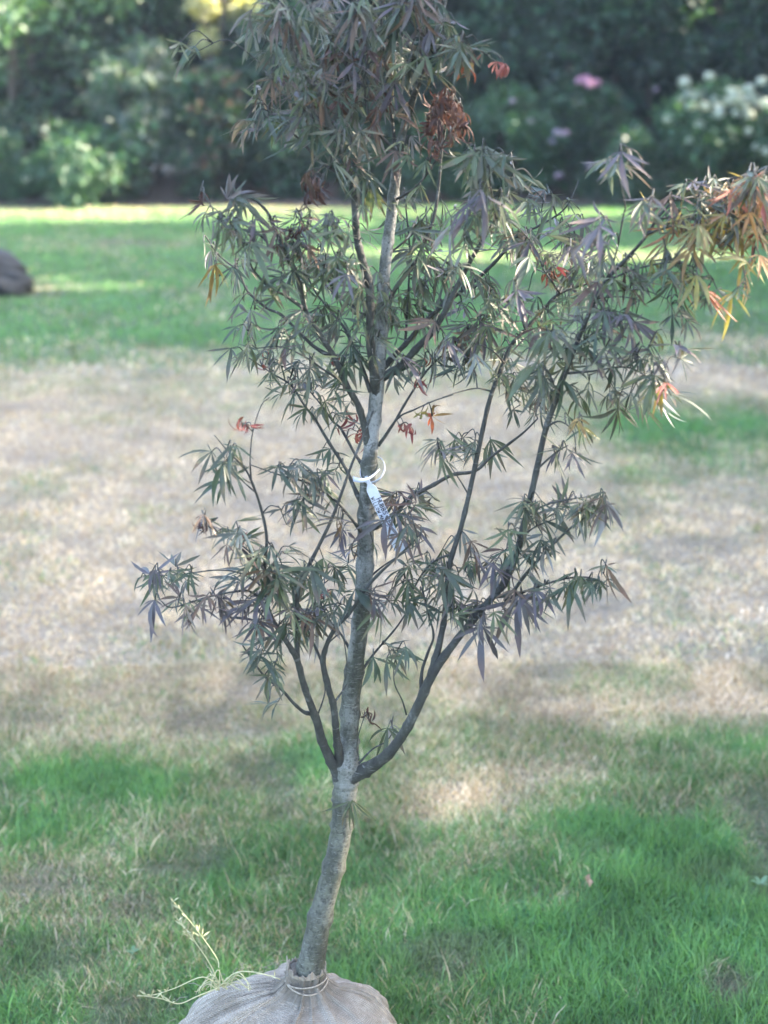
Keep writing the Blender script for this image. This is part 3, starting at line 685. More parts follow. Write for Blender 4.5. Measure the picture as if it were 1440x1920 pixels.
# ---- burlap root ball
def build_ball():
    cx = at(508, 1880, Y0).x
    cz, rx, rz = 0.118, 0.197, 0.168
    nth, nv = 340, 80
    neck = at(575, 1850, Y0)
    V, Fc, C = [], [], []
    folds = [(random.random() * 6.283, random.uniform(.025, .085), random.uniform(.4, 1)) for _ in range(38)]
    for j in range(nv + 1):
        t = j / nv
        for i in range(nth):
            th = 2 * math.pi * i / nth
            if t < 0.82:
                ph = -math.pi / 2 * 0.8 + (t / 0.82) * (math.pi / 2 * 0.8 + 1.32)
                r = rx * math.cos(ph); z = cz + rz * math.sin(ph)
                x0, y0 = cx, Y0
                blend = max(0, (t - .30) / .52)
            else:
                u = (t - 0.82) / 0.18
                r1 = rx * math.cos(1.32); z1 = cz + rz * math.sin(1.32)
                rn = 0.027 + 0.002 * math.sin(u * 9) - 0.012 * max(0, u - .8) * 5
                k = 1 - (1 - u) ** 3
                r = r1 * (1 - k) + rn * k; z = z1 + 0.042 * u ** 1.1
                x0, y0 = cx, Y0; blend = 1
            x0 = cx * (1 - blend) + neck.x * blend * 1.0 if blend else cx
            fo = 0
            for (a, w, s) in folds:
                dth = (th - a + math.pi) % (2 * math.pi) - math.pi
                fo += s * math.exp(-(dth / w) ** 2)
            fo = min(fo, 1.5); amp = 0.0015 + 0.012 * blend
            lump = (float(fbm(math.cos(th) * 2 + 5, math.sin(th) * 2 + t * 4, 5)) - .5) * 0.055 * (1 - .5 * blend)
            rr = max(r + (fo - .8) * amp * min(1, r / .06 + .1) + lump * min(1, r / .08), 0.014)
            rr += (float(fbm(math.cos(th) * 9 + 31, math.sin(th) * 9 + t * 16, 17, 3)) - .5) * .012 * min(1, r / .07)
            zz = z + (fo - .8) * amp * .5 * (1 if t < .82 else .2)
            V.append((x0 + rr * math.cos(th), y0 + rr * math.sin(th) * 0.97, max(zz, 0.0)))
    for j in range(nv):
        for i in range(nth):
            a, b = j * nth + i, j * nth + (i + 1) % nth
            Fc.append((a, b, b + nth, a + nth))
    me = bpy.data.meshes.new("root_ball"); me.from_pydata(V, [], Fc); me.update()
    uv = me.uv_layers.new(name="weave")
    k = 0
    for j in range(nv):
        for i in range(nth):
            for (ii, jj) in ((i, j), (i + 1, j), (i + 1, j + 1), (i, j + 1)):
                uv.data[k].uv = (ii / nth, jj / nv); k += 1
    m, nt, b = new_mat("burlap")
    u = node(nt, "ShaderNodeUVMap", uv_map="weave")
    w1 = node(nt, "ShaderNodeTexWave", bands_direction='X'); w1.inputs["Scale"].default_value = 95; w1.inputs["Distortion"].default_value = 1.2; w1.inputs["Detail"].default_value = 2; w1.inputs["Detail Scale"].default_value = 3
    w2 = node(nt, "ShaderNodeTexWave", bands_direction='Y'); w2.inputs["Scale"].default_value = 52; w2.inputs["Distortion"].default_value = 1.2; w2.inputs["Detail"].default_value = 2; w2.inputs["Detail Scale"].default_value = 3
    nt.links.new(u.outputs[0], w1.inputs[0]); nt.links.new(u.outputs[0], w2.inputs[0])
    wv = mixc(nt, 1.0, w1.outputs["Color"], w2.outputs["Color"], 'MULTIPLY')
    n1 = noise(nt, 22, 5, .6); n2 = noise(nt, 170, 5, .8)
    c = ramp(nt, n1, [(0.3, (0.30, 0.26, 0.21)), (0.6, (0.54, 0.48, 0.41))])
    c = mixc(nt, ramp(nt, wv, [(0.0, (0.5, 0.5, 0.5)), (0.5, (0, 0, 0))]), c, (0.12, 0.095, 0.075))
    st_ = noise(nt, 7, 5, .65); c = mixc(nt, ramp(nt, st_, [(.5, (0, 0, 0)), (.68, (.5, .5, .5))]), c, (0.15, 0.115, 0.085))
    c = mixc(nt, ramp(nt, n2, [(0.35, (0.5, 0.5, 0.5)), (0.55, (0, 0, 0))]), c, (0.20, 0.165, 0.13))
    nt.links.new(c, b.inputs["Base Color"]); b.inputs["Roughness"].default_value = 0.95
    bp = node(nt, "ShaderNodeBump"); bp.inputs["Strength"].default_value = 1.0; bp.inputs["Distance"].default_value = 0.005
    nt.links.new(mixc(nt, 0.5, wv, n2), bp.inputs["Height"]); nt.links.new(bp.outputs[0], b.inputs["Normal"])
    ball = link("root_ball", me, m, maple, smooth=True); ball["label"] = "burlap wrapped root ball tied with twine"
    cm = MB(); zt = cz + rz * math.sin(1.32) + .034; nk = 72; prof = [random.uniform(.001, .012) * (2.2 if k in (33, 34, 35, 38) else 1) for k in range(nk)]
    for k in range(nk):
        a = 6.283 * k / nk; o_ = Vector((math.cos(a), math.sin(a), 0)); fl = random.uniform(-.001, .004)
        p = Vector((neck.x, Y0, zt)) + o_ * .0262; q = p + Vector((0, 0, .003 + prof[k])) + o_ * fl
        cm.V += [p, q, q + o_ * .0012, p + o_ * .0012]
    for k in range(nk):
        a, b2 = k * 4, ((k + 1) % nk) * 4
        for q in range(4): cm.F.append((a + q, a + (q + 1) % 4, b2 + (q + 1) % 4, b2 + q))
    fr = cm.build("frayed_edge", m, None, smooth=False); fr.parent = ball
    cm = MB()
    for k in range(90):
        th = random.random() * 6.283; ph = random.uniform(.25, 1.2)
        p = Vector((cx + rx * math.cos(ph) * math.cos(th), Y0 + rx * math.cos(ph) * math.sin(th), cz + rz * math.sin(ph) + .002))
        o_ = Vector((math.cos(th) * math.cos(ph), math.sin(th) * math.cos(ph), math.sin(ph))); d_ = (o_.orthogonal() + Vector((random.gauss(0, .7), random.gauss(0, .7), random.gauss(0, .4)))).normalized()
        l = random.uniform(.008, .025)
        cm.tube([p, p + d_ * l * .5 + o_ * random.uniform(.002, .007), p + d_ * l + o_ * random.uniform(0, .006)], [.0004, .0004, .0003], 4)
    fr = cm.build("loose_fibres", m, None, smooth=False); fr.parent = ball; fr["kind"] = "stuff"
    # twine round the neck and over the shoulder
    mt, nt, b = new_mat("twine")
    n1 = noise(nt, 300, 3); nt.links.new(ramp(nt, n1, [(0.3, (0.16, 0.13, 0.10)), (0.7, (0.33, 0.29, 0.24))]), b.inputs["Base Color"]); b.inputs["Roughness"].default_value = .9
    tw = MB()
    ztop = cz + rz * math.sin(1.32)
    ring = [Vector((neck.x + .031 * math.cos(a), Y0 + .031 * math.sin(a), ztop + .016 + .004 * math.sin(a * 2 + 1))) for a in np.linspace(0, 6.283, 30)]
    tw.tube(ring, [.0015] * 30, 6, .1)
    ring = [Vector((neck.x + .030 * math.cos(a), Y0 + .030 * math.sin(a), ztop + .022 + .003 * math.sin(a + 2))) for a in np.linspace(0, 6.283, 30)]
    tw.tube(ring, [.0013] * 30, 6, .1)
    t1 = tw.build("twine", mt, None); t1.parent = ball
    tw2 = MB()
    for th0, sg in ((3.75, 1),):
        pts = []
        for s in np.linspace(0, 1, 14):
            ph = 1.30 - s * 1.3
            th = th0 + s * .35
            pts.append(Vector((cx * s + neck.x * (1 - s) + (rx + .006) * math.cos(ph) * math.cos(th), Y0 + (rx + .006) * math.cos(ph) * math.sin(th), cz + (rz + .012) * math.sin(ph))))
        tw2.tube(pts, [.0010] * 14, 5, .1)
    t2 = tw2.build("twine", mt, None); t2.parent = ball
build_ball()

# ------------------------------------------------------------------ plastic name tag
def build_tag():
    m, nt, b = new_mat("white plastic")
    n1 = noise(nt, 120, 3)
    nt.links.new(ramp(nt, n1, [(0.3, (0.38, 0.40, 0.48)), (0.8, (0.47, 0.49, 0.57))]), b.inputs["Base Color"])
    b.inputs["Roughness"].default_value = 0.35
    mi, nti, bi = new_mat("marker ink"); bi.inputs["Base Color"].default_value = (0.02, 0.018, 0.03, 1); bi.inputs["Roughness"].default_value = .5
    yt = Y0 - 0.035
    root = empty("plant_tag", at(690, 900, yt))
    tag(root, "white plastic loop tag with handwriting hanging on the maple trunk", "tag")
    # hanging strip
    A, Bp = at(686, 893, yt), at(752, 1034, yt - .01)
    ax = (Bp - A); Ln = ax.length; ax.normalize()
    nrm = Vector((-.25, -1, .25)); nrm = (nrm - ax * nrm.dot(ax)).normalized()
    sd = nrm.cross(ax).normalized()
    mb = MB()
    ws = [(0, 5), (.1, 7), (.14, 15), (.17, 18), (.3, 18), (.7, 18), (.96, 18), (1, 14)]
    th = .0005
    rows = []
    for t, w in ws:
        w = w * MM * .5; c = A + ax * Ln * t + nrm * 0.003 * math.sin(t * 3.1)
        rows.append([len(mb.V) + k for k in range(4)])
        mb.V += [c - sd * w + nrm * th, c + sd * w + nrm * th, c + sd * w - nrm * th, c - sd * w - nrm * th]
    for r0, r1 in zip(rows, rows[1:]):
        for k in range(4):
            mb.F.append((r0[k], r0[(k + 1) % 4], r1[(k + 1) % 4], r1[k]))
    mb.F.append(tuple(rows[0])); mb.F.append(tuple(rows[-1][::-1]))
    mb.build("strip", m, root, smooth=False)
    # the loop, a ribbon bent round the stem
    lb = MB()
    c = at(698, 880, Y0 - .006)
    axl = Vector((-.25, -.78, .58)).normalized()
    e1 = axl.cross(Vector((0, 0, 1))).normalized(); e2 = e1.cross(axl).normalized()
    prev = None
    for k in range(41):
        a = 2 * math.pi * k / 40
        rr = 23 * MM * (1 + .08 * math.cos(2 * a + .6))
        rad = e1 * math.cos(a) * .86 + e2 * math.sin(a) * 1.12
        p = c + rad * rr - axl * .002
        wv = axl * .0026; nn = rad.normalized() * .0004
        cur = [len(lb.V) + q for q in range(4)]
        lb.V += [p - wv + nn, p + wv + nn, p + wv - nn, p - wv - nn]
        if prev:
            for q in range(4): lb.F.append((prev[q], prev[(q + 1) % 4], cur[(q + 1) % 4], cur[q]))
        prev = cur
    lb.build("loop", m, root)
    # free end of the ribbon on the left
    fb = MB()
    p0, p1 = at(712, 880, yt + .0), at(662, 898, yt - .012)
    dd = (p1 - p0); up = Vector((0, .3, .9)).normalized() * .0035; nn = dd.cross(up).normalized() * .0004
    vs = []
    for t in np.linspace(0, 1, 9):
        p = p0 + dd * t + Vector((0, -.006 * math.sin(t * 3.14), -.006 * math.sin(t * 3.14)))
        f = .35 + .65 * t
        cur = [len(fb.V) + q for q in range(4)]
        fb.V += [p - up * f + nn, p + up * f + nn, p + up * f - nn, p - up * f - nn]
        if vs:
            for q in range(4): fb.F.append((vs[q], vs[(q + 1) % 4], cur[(q + 1) % 4], cur[q]))
        else: fb.F.append(tuple(cur[::-1]))
        vs = cur
    fb.F.append(tuple(vs))
    fb.build("tail", m, root)
    # handwriting, pen strokes
    G = {'H': [[(0, 0), (0, 1)], [(0, .5), (.6, .5)], [(.6, 0), (.6, 1)]], 'U': [[(0, 1), (0, .2), (.3, 0), (.6, .2), (.6, 1)]],
         'B': [[(0, 0), (0, 1), (.5, .85), (.4, .55), (0, .5), (.55, .4), (.5, .1), (0, 0)]], 'S': [[(.55, .9), (.1, .95), (.05, .6), (.5, .4), (.5, .1), (0, .05)]],
         'R': [[(0, 0), (0, 1), (.5, .85), (.45, .55), (0, .5), (.6, 0)]], 'E': [[(.55, 1), (0, 1), (0, 0), (.55, 0)], [(0, .5), (.45, .5)]], 'D': [[(0, 0), (0, 1), (.5, .75), (.5, .25), (0, 0)]],
         'W': [[(0, 1), (.15, 0), (.35, .7), (.55, 0), (.7, 1)]], 'I': [[(.2, 0), (.2, 1)]], 'L': [[(0, 1), (0, 0), (.5, 0)]], 'O': [[(.3, 1), (0, .6), (.1, .1), (.45, .05), (.6, .6), (.3, 1)]],
         'M': [[(0, 0), (.1, 1), (.35, .4), (.6, 1), (.7, 0)]], 'A': [[(0, 0), (.3, 1), (.6, 0)], [(.12, .4), (.48, .4)]], 'P': [[(0, 0), (0, 1), (.5, .85), (.45, .5), (0, .45)]], "'": [[(.1, 1), (.05, .75)]]}
    ink = MB()
    def write(txt, s0, v, size, wline):
        x = s0
        for ch in txt:
            if ch == ' ': x += .6 * size; continue
            for st in G[ch]:
                for (a, b2), (c2, d2) in zip(st, st[1:]):
                    def P(u, w):
                        t = (x + u * size) / Ln
                        return A + ax * (x + u * size) + sd * (v + w * size * 1.0) + nrm * (0.003 * math.sin(t * 3.1) + th + .0003)
                    q0, q1 = P(a, b2), P(c2, d2)
                    e = (q1 - q0).normalized(); pr = nrm.cross(e) * wline
                    ink.quad(q0 - pr - e * wline, q1 - pr + e * wline, q1 + pr + e * wline, q0 + pr - e * wline)
            x += .85 * size
    write("HUBBS RED", .30 * Ln, .0007, .0058, .00055)
    write("WILLOW MAPLE", .26 * Ln, -.0058, .0046, .00040)
    ink.build("handwriting", mi, root, smooth=False)
build_tag()

# ------------------------------------------------------------------ weed growing out of the wrapping
def build_weed():
    mw, nt, b = new_mat("pale weed stalk")
    n1 = noise(nt, 60, 3); nt.links.new(ramp(nt, n1, [(0.3, (0.27, 0.27, 0.14)), (0.7, (0.44, 0.40, 0.24))]), b.inputs["Base Color"]); b.inputs["Roughness"].default_value = .6
    yb = Y0 - .03
    root = empty("weed", at(412, 1850, yb))
    tag(root, "pale stringy weed sprouting from the left shoulder of the burlap ball", "weed")
    def strand(pts, r0, r1, name, y0=0, y1=0, heads=0):
        mb = MB()
        P = [at(p[0], p[1], yb + y0 + (y1 - y0) * i / (len(pts) - 1)) for i, p in enumerate(pts)]
        R = [(r0 + (r1 - r0) * i / (len(pts) - 1)) * MM * .7 for i in range(len(pts))]
        S, R = smooth_path(P, R, 5); mb.tube(S, R, 5, .15)
        for h in range(heads):
            q = S[int(len(S) * (0.55 + .43 * random.random())) - 1]
            d = Vector((random.uniform(-1, 1), random.uniform(-1, 1), random.uniform(.2, 1.2))).normalized()
            l = random.uniform(.006, .016); s = d.orthogonal().normalized() * .0012
            mb.quad(q - s * .3, q + d * l * .5 - s, q + d * l, q + d * l * .5 + s)
        mb.build(name, mw, root)
    strand([(412, 1850), (395, 1810), (365, 1765), (345, 1740), (327, 1716)], 2, 1, "stalk", 0, -.02, 26)
    strand([(410, 1815), (408, 1800), (385, 1765), (350, 1720), (318, 1682)], 1.6, .7, "stalk", 0, .03, 20)
    strand([(412, 1850), (380, 1832), (330, 1852), (290, 1865), (256, 1868)], 1.8, .8, "stalk", 0, -.05, 8)
    strand([(410, 1852), (370, 1868), (335, 1882), (300, 1872), (258, 1866)], 2, 1, "stalk", 0, -.05, 8)
    strand([(412, 1850), (440, 1825), (470, 1822), (500, 1828), (525, 1836)], 2.4, 1.2, "stalk", 0, -.01, 4)
    for k in range(16):
        a = random.uniform(-.3, 3.6); l = random.uniform(25, 55)
        x, y = 412 + random.uniform(-12, 20), 1850 + random.uniform(-6, 8)
        strand([(x, y), (x + l * .5 * math.cos(a), y - l * .6 * abs(math.sin(a)) - 8), (x + l * math.cos(a), y - l * .3 * math.sin(a)), (x + l * 1.15 * math.cos(a), y + random.uniform(0, 14))], 1.8, .8, "root_fibre", 0, random.uniform(-.04, .03))
build_weed()

# ------------------------------------------------------------------ small things on the lawn
def fallen(px, py, colr, label, L=.05):
    g = ground_at(px, py); mb = MB()
    leaf(mb, Vector((g.x, g.y, .035 + float(gz(g.x, g.y)))), Vector((random.uniform(-1, 1), -.4, .15)), Vector((0, -.3, 1)), L, colr, 3, .9, .1, 4.2)
    o = mb.build("fallen_leaf", M_DRY); tag(o, label, "leaf")
fallen(1105, 1695, (0.36, 0.27, 0.20), "pale brown dead leaf lying on the green grass right of the tree", .035)
def broadweed(px, py, label, n=7, L=.03):
    g = ground_at(px, py); mb = MB()
    for k in range(n):
        a = 6.283 * k / n + random.uniform(-.3, .3); d = Vector((math.cos(a), math.sin(a), .35)); s = Vector((-math.sin(a), math.cos(a), 0))
        p = Vector((g.x, g.y, .025 + float(gz(g.x, g.y)))); l = L * random.uniform(.7, 1.2)
        pts = [p, p + d * l * .35 - s * l * .2, p + d * l * .8 - s * l * .16, p + d * l, p + d * l * .8 + s * l * .16, p + d * l * .35 + s * l * .2]
        mb.quad(*pts, colour=(0.10, 0.19, 0.10))
    o = mb.build("broadleaf_weed", M_SHRUB, smooth=False); tag(o, label, "weed")
broadweed(1425, 1680, "light green broad-leaved weed in the lawn at the right edge", 6, .02)
broadweed(250, 1800, "small flat weed in the grass left of the burlap ball", 4, .014)

# ------------------------------------------------------------------ planting bed and background garden
def foliage_cloud(name, clumps, n, size, colours, parent, mat=M_SHRUB, elong=1.6, hang=0.0):
    """clumps: list of (centre, radius); n leaves in total, each a folded pointed leaf."""
    cc = np.array([c for c, r in clumps], float); rr = np.array([r for c, r in clumps], float)
    wgt = rr ** 2 / (rr ** 2).sum()
    idx = rng.choice(len(clumps), n, p=wgt)
    u = rng.normal(size=(n, 3)); u /= np.linalg.norm(u, axis=1)[:, None]
    rad = rr[idx] * (0.55 + 0.5 * rng.random(n))
    P = cc[idx] + u * rad[:, None] * np.array([1, 1, .8])
    P[:, 2] = np.maximum(P[:, 2], 0.03)
    A = rng.normal(size=(n, 3)) * .7 + u * .8; A[:, 2] -= 0.35 + hang; A /= np.linalg.norm(A, axis=1)[:, None]
    N = rng.normal(size=(n, 3)) * .6 + u * .7 + np.array([0, 0, .6])
    S = np.cross(A, N); S /= np.linalg.norm(S, axis=1)[:, None]; N = np.cross(S, A)
    L = size * (0.6 + .8 * rng.random(n)); W = L / elong / 2
    V = np.empty((n, 4, 3)); V[:, 0] = P; V[:, 1] = P + A * (L * .45)[:, None] - S * W[:, None] + N * (W * .4)[:, None]
    V[:, 2] = P + A * L[:, None]; V[:, 3] = P + A * (L * .45)[:, None] + S * W[:, None] + N * (W * .4)[:, None]
    b = (np.arange(n) * 4)[:, None]
    Fc = np.concatenate([b + np.array([[0, 1, 2]]), b + np.array([[0, 2, 3]])], 1).reshape(-1, 3)
    cols = np.array(colours)
    tone = rng.random(len(clumps))            # each clump has its own shade of green
    C = cols[rng.integers(0, len(cols), n)] * (0.7 + .6 * tone[idx])[:, None] * (0.8 + .4 * rng.random((n, 1)))
    return link(name, mesh_np(name, V.reshape(-1, 3), Fc, np.repeat(C, 4, axis=0)), mat, parent)
def px2x(px, Y): return at(px, 200, Y).x
def shrub(name, px, Y, w, h, colours, label, cat, n=5000, size=.07, z0=0.0, elong=1.6, hang=0., group=None, stems=5, nclump=26, lean=0.0):
    x = px2x(px, Y)
    root = empty(name, (x, Y, 0)); tag(root, label, cat, group)
    cl = []; st = MB()
    for k in range(nclump):
        a = random.random() * 6.283; q = math.sqrt(random.random()); t = random.random()
        prof = math.sin(math.pi * (0.15 + .8 * t)) ** .6
        c = Vector((x + w * .5 * .8 * q * math.cos(a) * prof + lean * t, Y + w * .4 * q * math.sin(a) * prof, z0 + (h - z0) * (0.1 + .82 * t)))
        cl.append((c, w * random.uniform(.12, .2)))
    for k in range(stems):
        c = cl[k % len(cl)][0]
        b0 = Vector((x + random.uniform(-.06, .06) * w, Y, 0)); md = b0.lerp(c, .5) + Vector((0, 0, .1 * h))
        S, R = smooth_path([b0, md, c], [.02 + .012 * h, .015 + .006 * h, .008], 4); st.tube(S, R, 6, .1)
    st.build("stem" if z0 < .3 else "trunk", M_WOOD, root)
    foliage_cloud("foliage", cl, n, size, colours, root, elong=elong, hang=hang)
    return root, cl
DARK = [(0.014, 0.036, 0.024), (0.020, 0.044, 0.026), (0.010, 0.026, 0.020)]
MID = [(0.034, 0.085, 0.045), (0.048, 0.110, 0.050), (0.024, 0.068, 0.038)]
LIGHT = [(0.08, 0.16, 0.08), (0.10, 0.19, 0.09), (0.06, 0.13, 0.07)]
GREY = [(0.10, 0.13, 0.11), (0.14, 0.16, 0.14), (0.07, 0.10, 0.08)]
SUNLIT_YELLOW = [(0.46, 0.44, 0.22), (0.55, 0.52, 0.32), (0.36, 0.36, 0.18)]  # variegated leaf yellow, brightened so the colour carries the sun on the crown

def build_bed():
    xs = np.linspace(-14, 14, 120); ys = np.linspace(0, 1, 16)
    X, T = np.meshgrid(xs, ys)
    front = 19.55 + 0.18 * np.sin(X * .7) + .1 * np.sin(X * 1.9)
    Yg = front + T * 8
    Z = np.where(T == 0, -0.03, 0.03 + .05 * T + 0.02 * fbm(X * 3, Yg * 3, 8))
    i = np.arange(X.size).reshape(X.shape)
    Fc = np.stack([i[:-1, :-1], i[:-1, 1:], i[1:, 1:], i[1:, :-1]], -1).reshape(-1, 4)
    m, nt, b = new_mat("dark bark mulch")
    n1 = noise(nt, 30, 6, .7); nt.links.new(ramp(nt, n1, [(0.3, (0.02, 0.014, 0.01)), (0.7, (0.08, 0.055, 0.04))]), b.inputs["Base Color"]); b.inputs["Roughness"].default_value = .95
    tag(link("soil", mesh_np("soil", np.stack([X.ravel(), Yg.ravel(), Z.ravel()], 1), Fc), m, smooth=True), kind="structure")
build_bed()

# rear hedge, one clipped mass of leaves in several plants
for k, (px, h) in enumerate([(-420, 4.6), (-130, 5.0), (150, 4.4), (430, 4.8), (700, 5.2), (960, 4.7), (1230, 5.0), (1500, 4.6), (1780, 5.0)]):
    side = ["far left, wholly behind the pale-leaved tree", "behind the light-leaved tree at the left edge", "behind the ferny light green bush", "behind the yellow-lit tree", "directly behind the maple crown", "behind the small rose bush",
            "behind the pink flowers", "behind the white-flowered bush", "far right beyond the white-flowered bush"][k]
    shrub("evergreen_tree", px, 24.5 + (k % 2) * .8, 4.2, h, DARK, "dark evergreen tree " + side, "tree", n=11000, size=.20, nclump=90, group="evergreens along the back of the garden")
for px, Y, lab in [(-700, 24.8, "dark evergreen tree beyond the left edge of the border"), (-1000, 24.2, "dark evergreen tree at the outer left corner of the garden"), (-1320, 24.6, "dark evergreen tree farthest to the left of the garden"), (2080, 24.6, "dark evergreen tree farthest to the right of the garden")]:
    shrub("evergreen_tree", px, Y, 4.2, 5.0, DARK, lab, "tree", n=8000, size=.22, nclump=80, group="evergreens along the back of the garden")
root, cl = shrub("leafy_tree", 40, 21.8, 3.0, 4.6, LIGHT + MID, "tree with light green leaves over the left end of the border", "tree", n=6500, size=.12, z0=1.35, nclump=40)
shrub("leafy_tree", 250, 23.2, 2.2, 4.2, MID, "mid green tree left of the yellow-lit one", "tree", n=4500, size=.11, z0=1.8, nclump=30)
shrub("sunlit_tree", 415, 22.2, 1.0, 3.8, SUNLIT_YELLOW, "tree with pale yellow leaves, sunlight included in their colour", "tree", n=3200, size=.11, z0=1.75, nclump=16)
shrub("weeping_shrub", 265, 20.6, 1.5, 2.1, GREY + MID, "grey-green weeping shrub left of the yellow-lit tree", "shrub", n=4500, size=.12, elong=3, hang=.9)
shrub("shrub", 395, 20.4, 1.1, 1.7, MID + DARK + [(0.13, 0.07, 0.06)], "dark green shrub with brownish tips left of the maple", "shrub", n=4200, size=.08)
shrub("fern_bush", 150, 20.0, 1.6, .85, MID + LIGHT[:1], "low light green ferny bush by the lawn edge on the left", "bush", n=4200, size=.11, elong=3, hang=.5)
shrub("fern_bush", -20, 20.2, 1.3, .95, MID, "low green bush at the left edge of the photo", "bush", n=3200, size=.10, elong=3, hang=.4)
shrub("shrub", 40, 21.3, 1.6, 1.2, DARK + MID[:1], "dark green shrub between the low bushes and the leafy tree", "shrub", n=3400, size=.08)
shrub("shrub", 545, 20.4, 1.3, 1.0, DARK + MID[:1], "dark green low shrub behind the left of the maple crown", "shrub", n=3800, size=.08)
shrub("shrub", 690, 20.5, 1.3, 1.3, MID + DARK, "green shrub directly behind the maple leader", "shrub", n=3800, size=.08)
shrub("shrub", 830, 20.4, 1.2, 1.1, MID, "green shrub behind the right of the maple crown", "shrub", n=3600, size=.08)
r1, c1 = shrub("flowering_shrub", 960, 20.5, 1.4, 1.35, MID, "green shrub with a few mauve flowers right of the maple", "shrub", n=4200, size=.08)
r2, c2 = shrub("rose_bush", 1090, 20.7, 1.3, 1.55, MID + DARK, "rose bush with pink flowers at its top", "shrub", n=4200, size=.08)
shrub("shrub", 1180, 20.1, 1.2, .9, MID + GREY[:1], "low green shrub between the pink and the white flowers", "shrub", n=3600, size=.08)
r3, c3 = shrub("hydrangea", 1350, 20.4, 1.9, 1.35, LIGHT + MID, "hydrangea bush crowded with white flower heads on the right", "shrub", n=6000, size=.09)
for px, Y, w, h, z0, cs, lab in [(960, 23.0, 2.4, 4.4, 1.9, MID + DARK, "tree with low dark boughs above the mauve-flowered shrub"), (1180, 22.6, 2.4, 4.6, 1.85, MID + LIGHT[:1], "green tree above the rose bush with sunlit leaves"),
                                 (1400, 22.9, 2.6, 4.5, 1.9, MID + DARK, "tree with green boughs above the hydrangea")]:
    shrub("leafy_tree", px, Y, w, h, cs, lab, "tree", n=5500, size=.12, z0=z0, nclump=34)
for px, Y, h, lab in [(880, 22.3, 2.3, "tall dark shrub behind the mauve-flowered shrub"), (1060, 22.1, 2.5, "tall dark shrub behind the rose bush"), (1230, 22.2, 2.4, "tall dark shrub between the rose bush and the white flowers"),
                      (1420, 22.1, 2.6, "tall dark shrub behind the white flowers at the right edge"), (180, 22.0, 2.3, "tall dark shrub behind the left ferny bush"), (520, 22.0, 2.5, "tall dark shrub behind the left of the maple top")]:
    shrub("shrub", px, Y, 2.0, h, DARK + MID[:1], lab, "shrub", n=5200, size=.12, nclump=34)
# flower heads
def flower_mesh(name, r, cols, n=46):
    V, Fc, C = [], [], []
    for k in range(n):
        u = rng.normal(size=3); u /= np.linalg.norm(u)
        if u[2] < -.5: u[2] *= -1
        p = u * r * (0.75 + .25 * random.random()) * np.array([1, 1, .75]); s = np.cross(u, [0.3, .2, 1]); s /= np.linalg.norm(s); t = np.cross(u, s)
        w = r * .3; i = len(V)
        V += [p - s * w - t * w * .4, p + s * w * .4 - t * w, p + s * w + t * w * .4, p - s * w * .4 + t * w]
        C += [np.array(random.choice(cols)) * random.uniform(.85, 1.1)] * 4
        Fc.append((i, i + 1, i + 2, i + 3))
    return mesh_np(name, np.array(V), np.array(Fc), np.array(C))
WHITE = [(0.50, 0.53, 0.40), (0.44, 0.50, 0.38), (0.54, 0.55, 0.48)]
def flowers(root, spots, r, cols, parent_name="flower_head"):
    me = flower_mesh(parent_name, r, cols); me.materials.append(M_PETAL)
    for (px, py, Y, s) in spots:
        o = bpy.data.objects.new(parent_name, me); col.objects.link(o)
        o.parent = root; o.matrix_parent_inverse = Matrix.Translation(root.location).inverted()
        o.location = at(px, py, Y); o.scale = (s, s, s); o.rotation_euler = (random.uniform(-.4, .4), random.uniform(-.4, .4), random.random() * 6)
sp = [(1282, 155, 20.2, 1.1), (1330, 143, 20.3, .9), (1428, 153, 20.2, .9), (1297, 180, 20.1, 1.2), (1254, 225, 20.0, .9), (1295, 200, 20, .9), (1372, 265, 19.9, .7), (1402, 248, 19.9, .8), (1420, 275, 19.9, .8), (1310, 235, 19.9, .9), (1293, 265, 19.8, .7), (1436, 285, 19.8, .8), (1200, 240, 20.1, .5)]
for _ in range(46):
    sp.append((random.gauss(1372, 36), random.gauss(195, 17), random.uniform(19.75, 20.5), random.uniform(.6, 1.0)))
flowers(r3, sp, .085, WHITE)
flowers(r2, [(1088, 152, 20.3, 1.0), (1104, 158, 20.2, 1.1), (1118, 156, 20.3, .9), (1100, 147, 20.3, .8)], .075, [(0.42, 0.20, 0.30), (0.48, 0.28, 0.36), (0.34, 0.15, 0.26)])
flowers(r2, [(1048, 330, 20.0, .9), (1105, 312, 20.0, .8), (1060, 250, 20.0, .8), (1230, 168, 20.3, .5)], .07, [(0.24, 0.20, 0.27), (0.30, 0.22, 0.30)])
flowers(r1, [(960, 190, 20.1, .6), (1045, 250, 20.0, .9), (1035, 265, 20.0, .7), (995, 228, 20, .6)], .075, [(0.22, 0.20, 0.27), (0.27, 0.24, 0.30)])
fb_ = [o for o in col.objects if o.name == "fern_bush"][0]
flowers(fb_, [(160, 280, 19.7, .7), (50, 335, 19.6, .7), (85, 243, 19.9, .6), (205, 225, 19.9, .4)], .07, WHITE)

